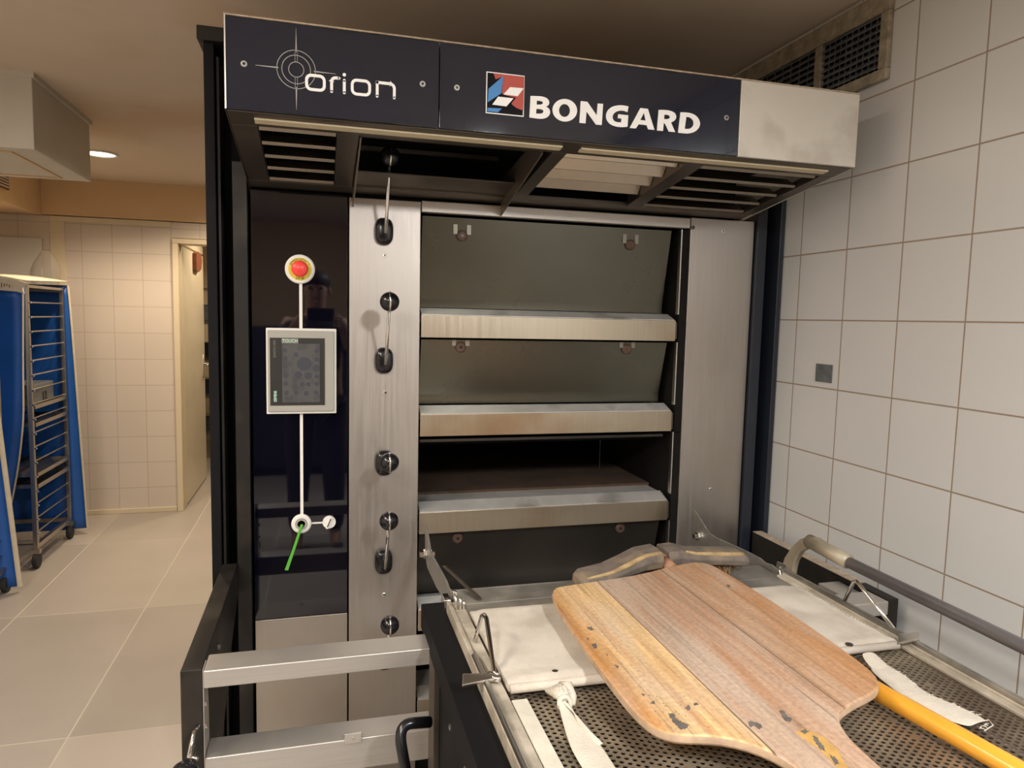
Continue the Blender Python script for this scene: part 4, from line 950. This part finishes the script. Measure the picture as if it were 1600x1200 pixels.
f = MB(); f.tube([(.798,1.545,.900),(.806,1.505,.890)], [.012,.015], 16); f.tube([(.806,1.505,.890),(.812,1.47,.8775)], [.015,.0155], 16); f.build('bare_handle_end', 'stick_end', br, smooth=True)
f = MB(); f.tube([(.812,1.47,.8775),(.820,1.42,.8675),(.850,1.20,.8655),(.915,.80,.8625),(1.00,.22,.8585)], .0158, 18); f.build('handle', 'stick', br, smooth=True)

# ================================================================== covered bakery racks at the left
def make_rack(x0, x1, y0, y1, lab, h=1.60):
    t = thing('bakery_rack', lab, 'rack trolley', ((x0+x1)/2, (y0+y1)/2, 0), 'covered bakery racks')
    for (x, y) in ((x0,y0),(x1,y0),(x0,y1),(x1,y1)):
        MB().box(x-.012, x+.012, y-.012, y+.012, .11, h).build('post', 'rack', t, bevel=.002)
        c = MB(); c.lathe([(.04,-.013),(.045,-.008),(.045,.008),(.04,.013)], (x, y, .045), 'x', 20); c.build('castor', 'rubber', t, smooth=False)
        MB().box(x-.02,x+.02,y-.016,y+.016,.085,.112).build('castor_fork', 'rack', t)
    for yy in (y0, y1):
        for za, zb in ((.115,.14),(h-.03,h-.005)): MB().box(x0+.012,x1-.012,yy-.012,yy+.012,za,zb).build('end_bar', 'rack', t)
    for x in (x0, x1):
        for za, zb in ((.115,.14),(h-.02,h-.005)): MB().box(x-.012,x+.012,y0+.012,y1-.012,za,zb).build('side_bar', 'rack', t)
    nr = 17
    for k in range(nr):
        z = .20+k*(h-.30)/(nr-1)
        for x in (x0+.006, x1-.006):
            MB().tube([(x,y0+.01,z),(x,y1-.01,z)], .0045, 6).build('runner', 'rack', t)
        MB().tube([(x1+.013,y0-.004,z),(x1+.024,y0-.004,z)], .006, 8).build('stud', 'chrome', t)
    return t
rk = make_rack(-2.02, -1.560, 4.430, 4.979, 'wheeled steel bakery rack under an open blue cover, farther of the two')
# blue cover: top band, left/front face, back, right flap
def cloth(grid, name, m, par, th=.003):
    mb = MB(); r, c_ = len(grid), len(grid[0]); mb.add([p for row in grid for p in row], [(j*c_+i, j*c_+i+1, (j+1)*c_+i+1, (j+1)*c_+i) for j in range(r-1) for i in range(c_-1)])
    o = mb.build(name, m, par, smooth=True); s_ = o.modifiers.new('t','SOLIDIFY'); s_.thickness = th; s_.offset = 0; return o
cvr = thing('rack_cover', 'blue fabric cover with cream binding hung over the farther bakery rack', 'rack cover', (-1.86, 4.75, 0))
def lerp(a, b, t): return a+(b-a)*t
# front face (towards camera), its free edge sweeping left lower down
g = []
for j in range(25):
    v = j/24; z = lerp(1.585, .12, v); xr = -1.563-.045*v-(.13*max(0,(v-.45)/.55)**1.6)
    g.append([(lerp(-2.10, xr, i/10), 4.400-.018*math.sin(i*1.3+v*5)*v, z) for i in range(11)])
ff = cloth(g, 'front_panel', 'blue', cvr)
f = MB(); f.tube([(r[-1][0]+.002, r[-1][1]-.004, r[-1][2]) for r in g], .005, 6); f.build('binding', 'binding', ff)
g = [[(-2.105, lerp(4.41,5.0,i/6), lerp(1.60,.10,j/10)) for i in range(7)] for j in range(11)]
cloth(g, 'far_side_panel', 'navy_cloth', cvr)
g = []
for j in range(25):
    v = j/24; z = lerp(1.615,.045,v); xr = lerp(-1.532,-1.482,v**.8)
    g.append([(lerp(-2.09, xr, i/10), 5.005+.012*math.sin(i*1.1+v*3)*v+ .03*v*(i/10), z) for i in range(11)])
bp_ = cloth(g, 'rear_panel', 'blue', cvr)
f = MB(); f.tube([(r[-1][0]+.002, r[-1][1]-.004, r[-1][2]) for r in g], .006, 6); f.build('binding', 'binding', bp_)
g = []
for j in range(7):
    v = j/6
    g.append([(lerp(-2.10,-1.555+.03*v,i/8), lerp(4.395,5.01,v), 1.617+.03*math.sin(math.pi*i/8)+.02*v) for i in range(9)])
cloth(g, 'top_panel', 'binding', cvr, .006)
f = MB(); f.prism([(-2.10,1.62),(-1.59,1.622),(-1.535,1.60),(-1.56,1.575),(-1.55,1.545),(-1.585,1.555),(-1.67,1.560),(-2.10,1.525)], 'y', 4.380, 4.388)
f.build('printed_band', 'binding', cvr)
# printed marks on the band
f = MB()
for k in range(16):
    x = -1.80+k*.012; f.box(x, x+.004, 4.3785, 4.380, 1.575+.004*(k%3), 1.600-.003*(k%4))
f.build('band_print', 'brown', cvr)
# trays in the farther rack
def tray(z, tilt, lab, full=True):
    t = thing('baking_tray', lab, 'baking tray', (-1.86,4.75,z), 'trays in the farther rack')
    f = MB(); x0, x1, y0, y1 = -2.0, -1.545, 4.455, 4.955
    f.box(x0,x1,y0,y1,z,z+.003); f.box(x0,x1,y0,y0+.004,z+.003,z+.022); f.box(x0,x1,y1-.004,y1,z+.003,z+.022); f.box(x1-.004,x1,y0+.004,y1-.004,z+.003,z+.022); f.box(x0,x0+.004,y0+.004,y1-.004,z+.003,z+.022)
    f.build('pan', 'rack', t)
    if full:
        f = MB()
        for k in range(1,5): f.prism([(x0+.03+.09*(k-1)+q*.0, 0) for q in (0,)] and [(x0+.01+.1*(k-1),z+.004),(x0+.055+.1*(k-1),z+.020),(x0+.10+.1*(k-1),z+.004)], 'y', y0+.01, y1-.01)
        f.build('baguette_grooves', 'rack', t)
    return t
tray(.905, 0, 'steel tray holding a grey metal box, upper of the rack trays', False)
tray(.805, 0, 'grooved baguette tray just under the tray with the metal box')
tray(.520, 0, 'grooved baguette tray at the top of the lower stack in the rack')
tray(.455, 0, 'grooved baguette tray at the bottom of the lower stack in the rack')
bx = thing('metal_box', 'dull grey metal box on the upper tray of the farther rack', 'box', (-1.7,4.7,.908))
MB().box(-1.90,-1.575,4.52,4.83,.9085,1.035).build('shell','slat_grey',bx,bevel=.004)
for y in (4.66,4.70): MB().box(-1.575,-1.571,y,y+.014,.93,.985).build('clip','plastic',bx)

rk2 = copy_tree(rk); rk2.location = (rk.location.x-.02, 3.80, 0)
rk2['label'] = 'wheeled steel bakery rack cut off by the left photo edge, nearer of the two'
cv2 = thing('rack_cover', 'blue fabric cover with thick cream edge cut off by the left photo edge', 'rack cover', (-1.86, 3.8, 0))
g = []
for j in range(25):
    v = j/24; z = lerp(1.62,.03,v); xr = lerp(-1.63,-1.515,v**.9)
    g.append([(lerp(-2.10, xr, i/10), 4.055+.01*math.sin(i*1.1+v*3)*v, z) for i in range(11)])
rp = cloth(g, 'rear_panel', 'blue', cv2)
f = MB(); f.tube([(r[-1][0]+.004, r[-1][1]-.006, r[-1][2]) for r in g], .0125, 8, flat=.5); f.build('binding', 'binding', rp)
g = [[(lerp(-2.10,-1.62,i/8), lerp(3.56,4.06,j/6), 1.625+.03*math.sin(math.pi*i/8)) for i in range(9)] for j in range(7)]
cloth(g, 'top_panel', 'binding', cv2, .006)

# white board and plastic bag on the back wall
t = MB().box(-2.30, -1.835, YB-.030, YB-.004, 1.55, 1.945).build('white_board', 'board', bevel=.004); tag(t, 'pale blank wall board above the blue covered rack', 'wall board')
def bag():
    mb = MB(); c0 = (-1.80, YB-.06, 1.80); rows = []
    for j in range(9):
        v = j/8; r = .012+.075*math.sin(math.pi*min(1,v*.75+.05)); rows.append([(c0[0]+r*math.cos(a*math.pi/5)*(1+.12*math.sin(3*a)), c0[1]+.45*r*math.sin(a*math.pi/5), lerp(1.86,1.60,v)) for a in range(10)])
    mb.add([p for r in rows for p in r], [(j*10+i, j*10+(i+1) % 10, (j+1)*10+(i+1) % 10, (j+1)*10+i) for j in range(8) for i in range(10)]+[tuple(range(9,-1,-1)), tuple(80+i for i in range(10))]); return mb
t = bag().build('plastic_bag', 'bag', smooth=True); tag(t, 'crumpled clear plastic bag hanging on the wall above the rack', 'plastic bag')
# brown bracket on top of the open door, shelves beyond
t = MB().prism([(6.10,1.80),(6.10,1.93),(6.20,1.95),(6.33,1.94),(6.37,1.89),(6.33,1.82),(6.22,1.79)], 'x', -.984, -.955).build('door_closer', 'brown', dr)
sh = thing('storage_shelf', 'metal storage shelving glimpsed through the far doorway', 'shelf', (-.9, 7.6, 0))
f = MB()
for (x, y) in ((-1.25,7.4),(-1.25,7.9),(-.35,7.4),(-.35,7.9)): MB().box(x-.015,x+.015,y-.015,y+.015,0,2.0).build('post','rack',sh)
for z in (.25,.62,.98,1.35,1.68): MB().box(-1.235,-.365,7.385,7.915,z,z+.02).build('shelf_board','rack',sh)
for (z, lab) in ((.27,'dark pot on the lowest shelf beyond the doorway'),(.64,'dark pot on the second shelf beyond the doorway'),(1.0,'dark pot on the middle shelf beyond the doorway'),(1.37,'dark pot on the fourth shelf beyond the doorway')):
    for k, x in enumerate((-1.10,-.85)):
        o = MB().lathe([(.10,0),(.11,.02),(.11,.16),(.115,.165),(.10,.17)], (x,7.55,z), 'z', 20).build('pot', 'slat_grey' if (z*10) % 2 > 1 else 'plastic', smooth=False); tag(o, lab+(', left' if k == 0 else ', right'), 'pot', 'pots on the far shelf')


# ================================================================== behind the camera: seen only as reflections
t = thing('cold_cabinet', 'dark blue-black cabinet behind the photographer', 'cabinet', (-.6, -2.9, 0))
MB().box(-1.6,.75,-3.15,-2.55,.08,1.35).build('body','navy',t,bevel=.004)
for k in range(3): 
    d = MB().box(-1.58+.78*k,-1.58+.78*k+.76,-2.55,-2.53,.12,1.32).build('door','navy',t,bevel=.003)
    MB().tube([(-.88+.78*k,-2.50,.9),(-.88+.78*k,-2.50,1.15)], .008).build('handle','zinc',d)
MB().box(-1.55,.70,-3.1,-2.6,0,.08).build('plinth','soot',t)

def skin(name, pts, edges, m, par, root=0, sub=2):
    me = bpy.data.meshes.new(name); off = par.location if par else Vector((0,0,0))
    me.from_pydata([Vector(p[:3])-off for p in pts], edges, []); o = bpy.data.objects.new(name, me); C.objects.link(o)
    if par: o.parent = par
    o.modifiers.new('skin','SKIN'); sb = o.modifiers.new('sub','SUBSURF'); sb.levels = 1; sb.render_levels = sub
    for i, p in enumerate(pts):
        r = p[3]; me.skin_vertices[0].data[i].radius = r if hasattr(r,'__len__') else (r, r)
    me.skin_vertices[0].data[root].use_root = True; me.materials.append(M[m]); o.modifiers['skin'].use_smooth_shade = True
    return o
M['skin'] = mat('skin', (.42,.24,.16), .5); M['hair'] = mat('dark_hair', (.03,.02,.015), .6); M['shirt'] = mat('dark_pullover', (.02,.022,.03), .9); M['trouser'] = mat('dark_trousers', (.03,.03,.035), .9)
pr = thing('person', 'photographer in a dark pullover holding up a phone, mirrored in the black glass', 'person', (-.03,-.50,0))
cx, cy = -.03, -.50
body = [(cx,cy,.98,(.15,.10)),(cx,cy,1.15,(.14,.10)),(cx,cy,1.33,(.16,.11)),(cx,cy,1.43,(.09,.08)),(cx,cy+.01,1.50,.058),(cx,cy+.02,1.56,.07),(cx,cy+.02,1.64,(.082,.095)),(cx,cy+.02,1.69,(.06,.07)),
  (cx-.17,cy,1.40,.062),(cx-.25,cy+.12,1.17,.047),(cx-.17,cy+.33,1.30,.036),(cx-.10,cy+.42,1.42,.026),
  (cx+.17,cy,1.40,.062),(cx+.25,cy+.12,1.17,.047),(cx+.19,cy+.33,1.30,.036),(cx+.15,cy+.42,1.42,.026),
  (cx-.10,cy,.90,.09),(cx-.11,cy+.01,.50,.06),(cx-.12,cy-.02,.09,.04),(cx-.12,cy+.12,.035,.032),
  (cx+.10,cy,.90,.09),(cx+.11,cy+.01,.50,.06),(cx+.12,cy-.02,.09,.04),(cx+.12,cy+.12,.035,.032)]
ed = [(0,1),(1,2),(2,3),(3,4),(4,5),(5,6),(6,7),(2,8),(8,9),(9,10),(10,11),(2,12),(12,13),(13,14),(14,15),(0,16),(16,17),(17,18),(18,19),(0,20),(20,21),(21,22),(22,23)]
# five fingers on each hand
for hi, sgn, hx in ((11,-1,cx-.10),(15,1,cx+.15)):
    for k in range(4):
        b = len(body); z = 1.455-.016*k
        body += [(hx-sgn*.010, cy+.445, z, .0095),(hx-sgn*.035, cy+.475, z+.002, .0085),(hx-sgn*.052, cy+.468, z+.001, .0075)]
        ed += [(hi,b),(b,b+1),(b+1,b+2)]
    b = len(body); body += [(hx-sgn*.006, cy+.42, 1.455, .011),(hx-sgn*.03, cy+.438, 1.475, .009)]; ed += [(hi,b),(b,b+1)]
bo = skin('body', body, ed, 'skin', pr)
f = MB(); f.prism([(cx-.012,1.575),(cx+.012,1.575),(cx+.005,1.625),(cx-.005,1.625)], 'y', cy+.10, cy+.128); f.build('nose','skin',pr,bevel=.004)
for s in (-1,1):
    MB().sphere((cx+s*.033,cy+.105,1.628), .012).build('eye','plastic',pr,smooth=True); MB().sphere((cx+s*.087,cy+.015,1.61), .028, sx=.35,sy=.6).build('ear','skin',pr,smooth=True)
M['lip'] = mat('lip', (.30,.13,.10), .6); MB().sphere((cx,cy+.112,1.545), .022, sy=.3, sz=.25).build('mouth','lip',pr,smooth=True)
MB().sphere((cx,cy+.002,1.675), .097, sx=.98, sy=1.08, sz=.72).build('hair','hair',pr,smooth=True)
cl = [(p[0],p[1],p[2],(p[3][0]+.02,p[3][1]+.02) if hasattr(p[3],'__len__') else p[3]+.014) for p in (body[0:4]+body[8:11]+body[12:15])]
skin('pullover', cl, [(0,1),(1,2),(2,3),(2,4),(4,5),(5,6),(2,7),(7,8),(8,9)], 'shirt', pr)
cl = [(p[0],p[1],p[2],(p[3][0]+.012,p[3][1]+.012) if hasattr(p[3],'__len__') else p[3]+.02) for p in (body[0],body[16],body[17],body[18],body[20],body[21],body[22])]
skin('trousers', cl, [(0,1),(1,2),(2,3),(0,4),(4,5),(5,6)], 'trouser', pr)
ph_ = MB().box(cx-.045,cx+.105,-.038,-.030,1.432,1.505).build('phone', 'plastic', bevel=.003); tag(ph_, 'black phone held up by the photographer', 'phone')
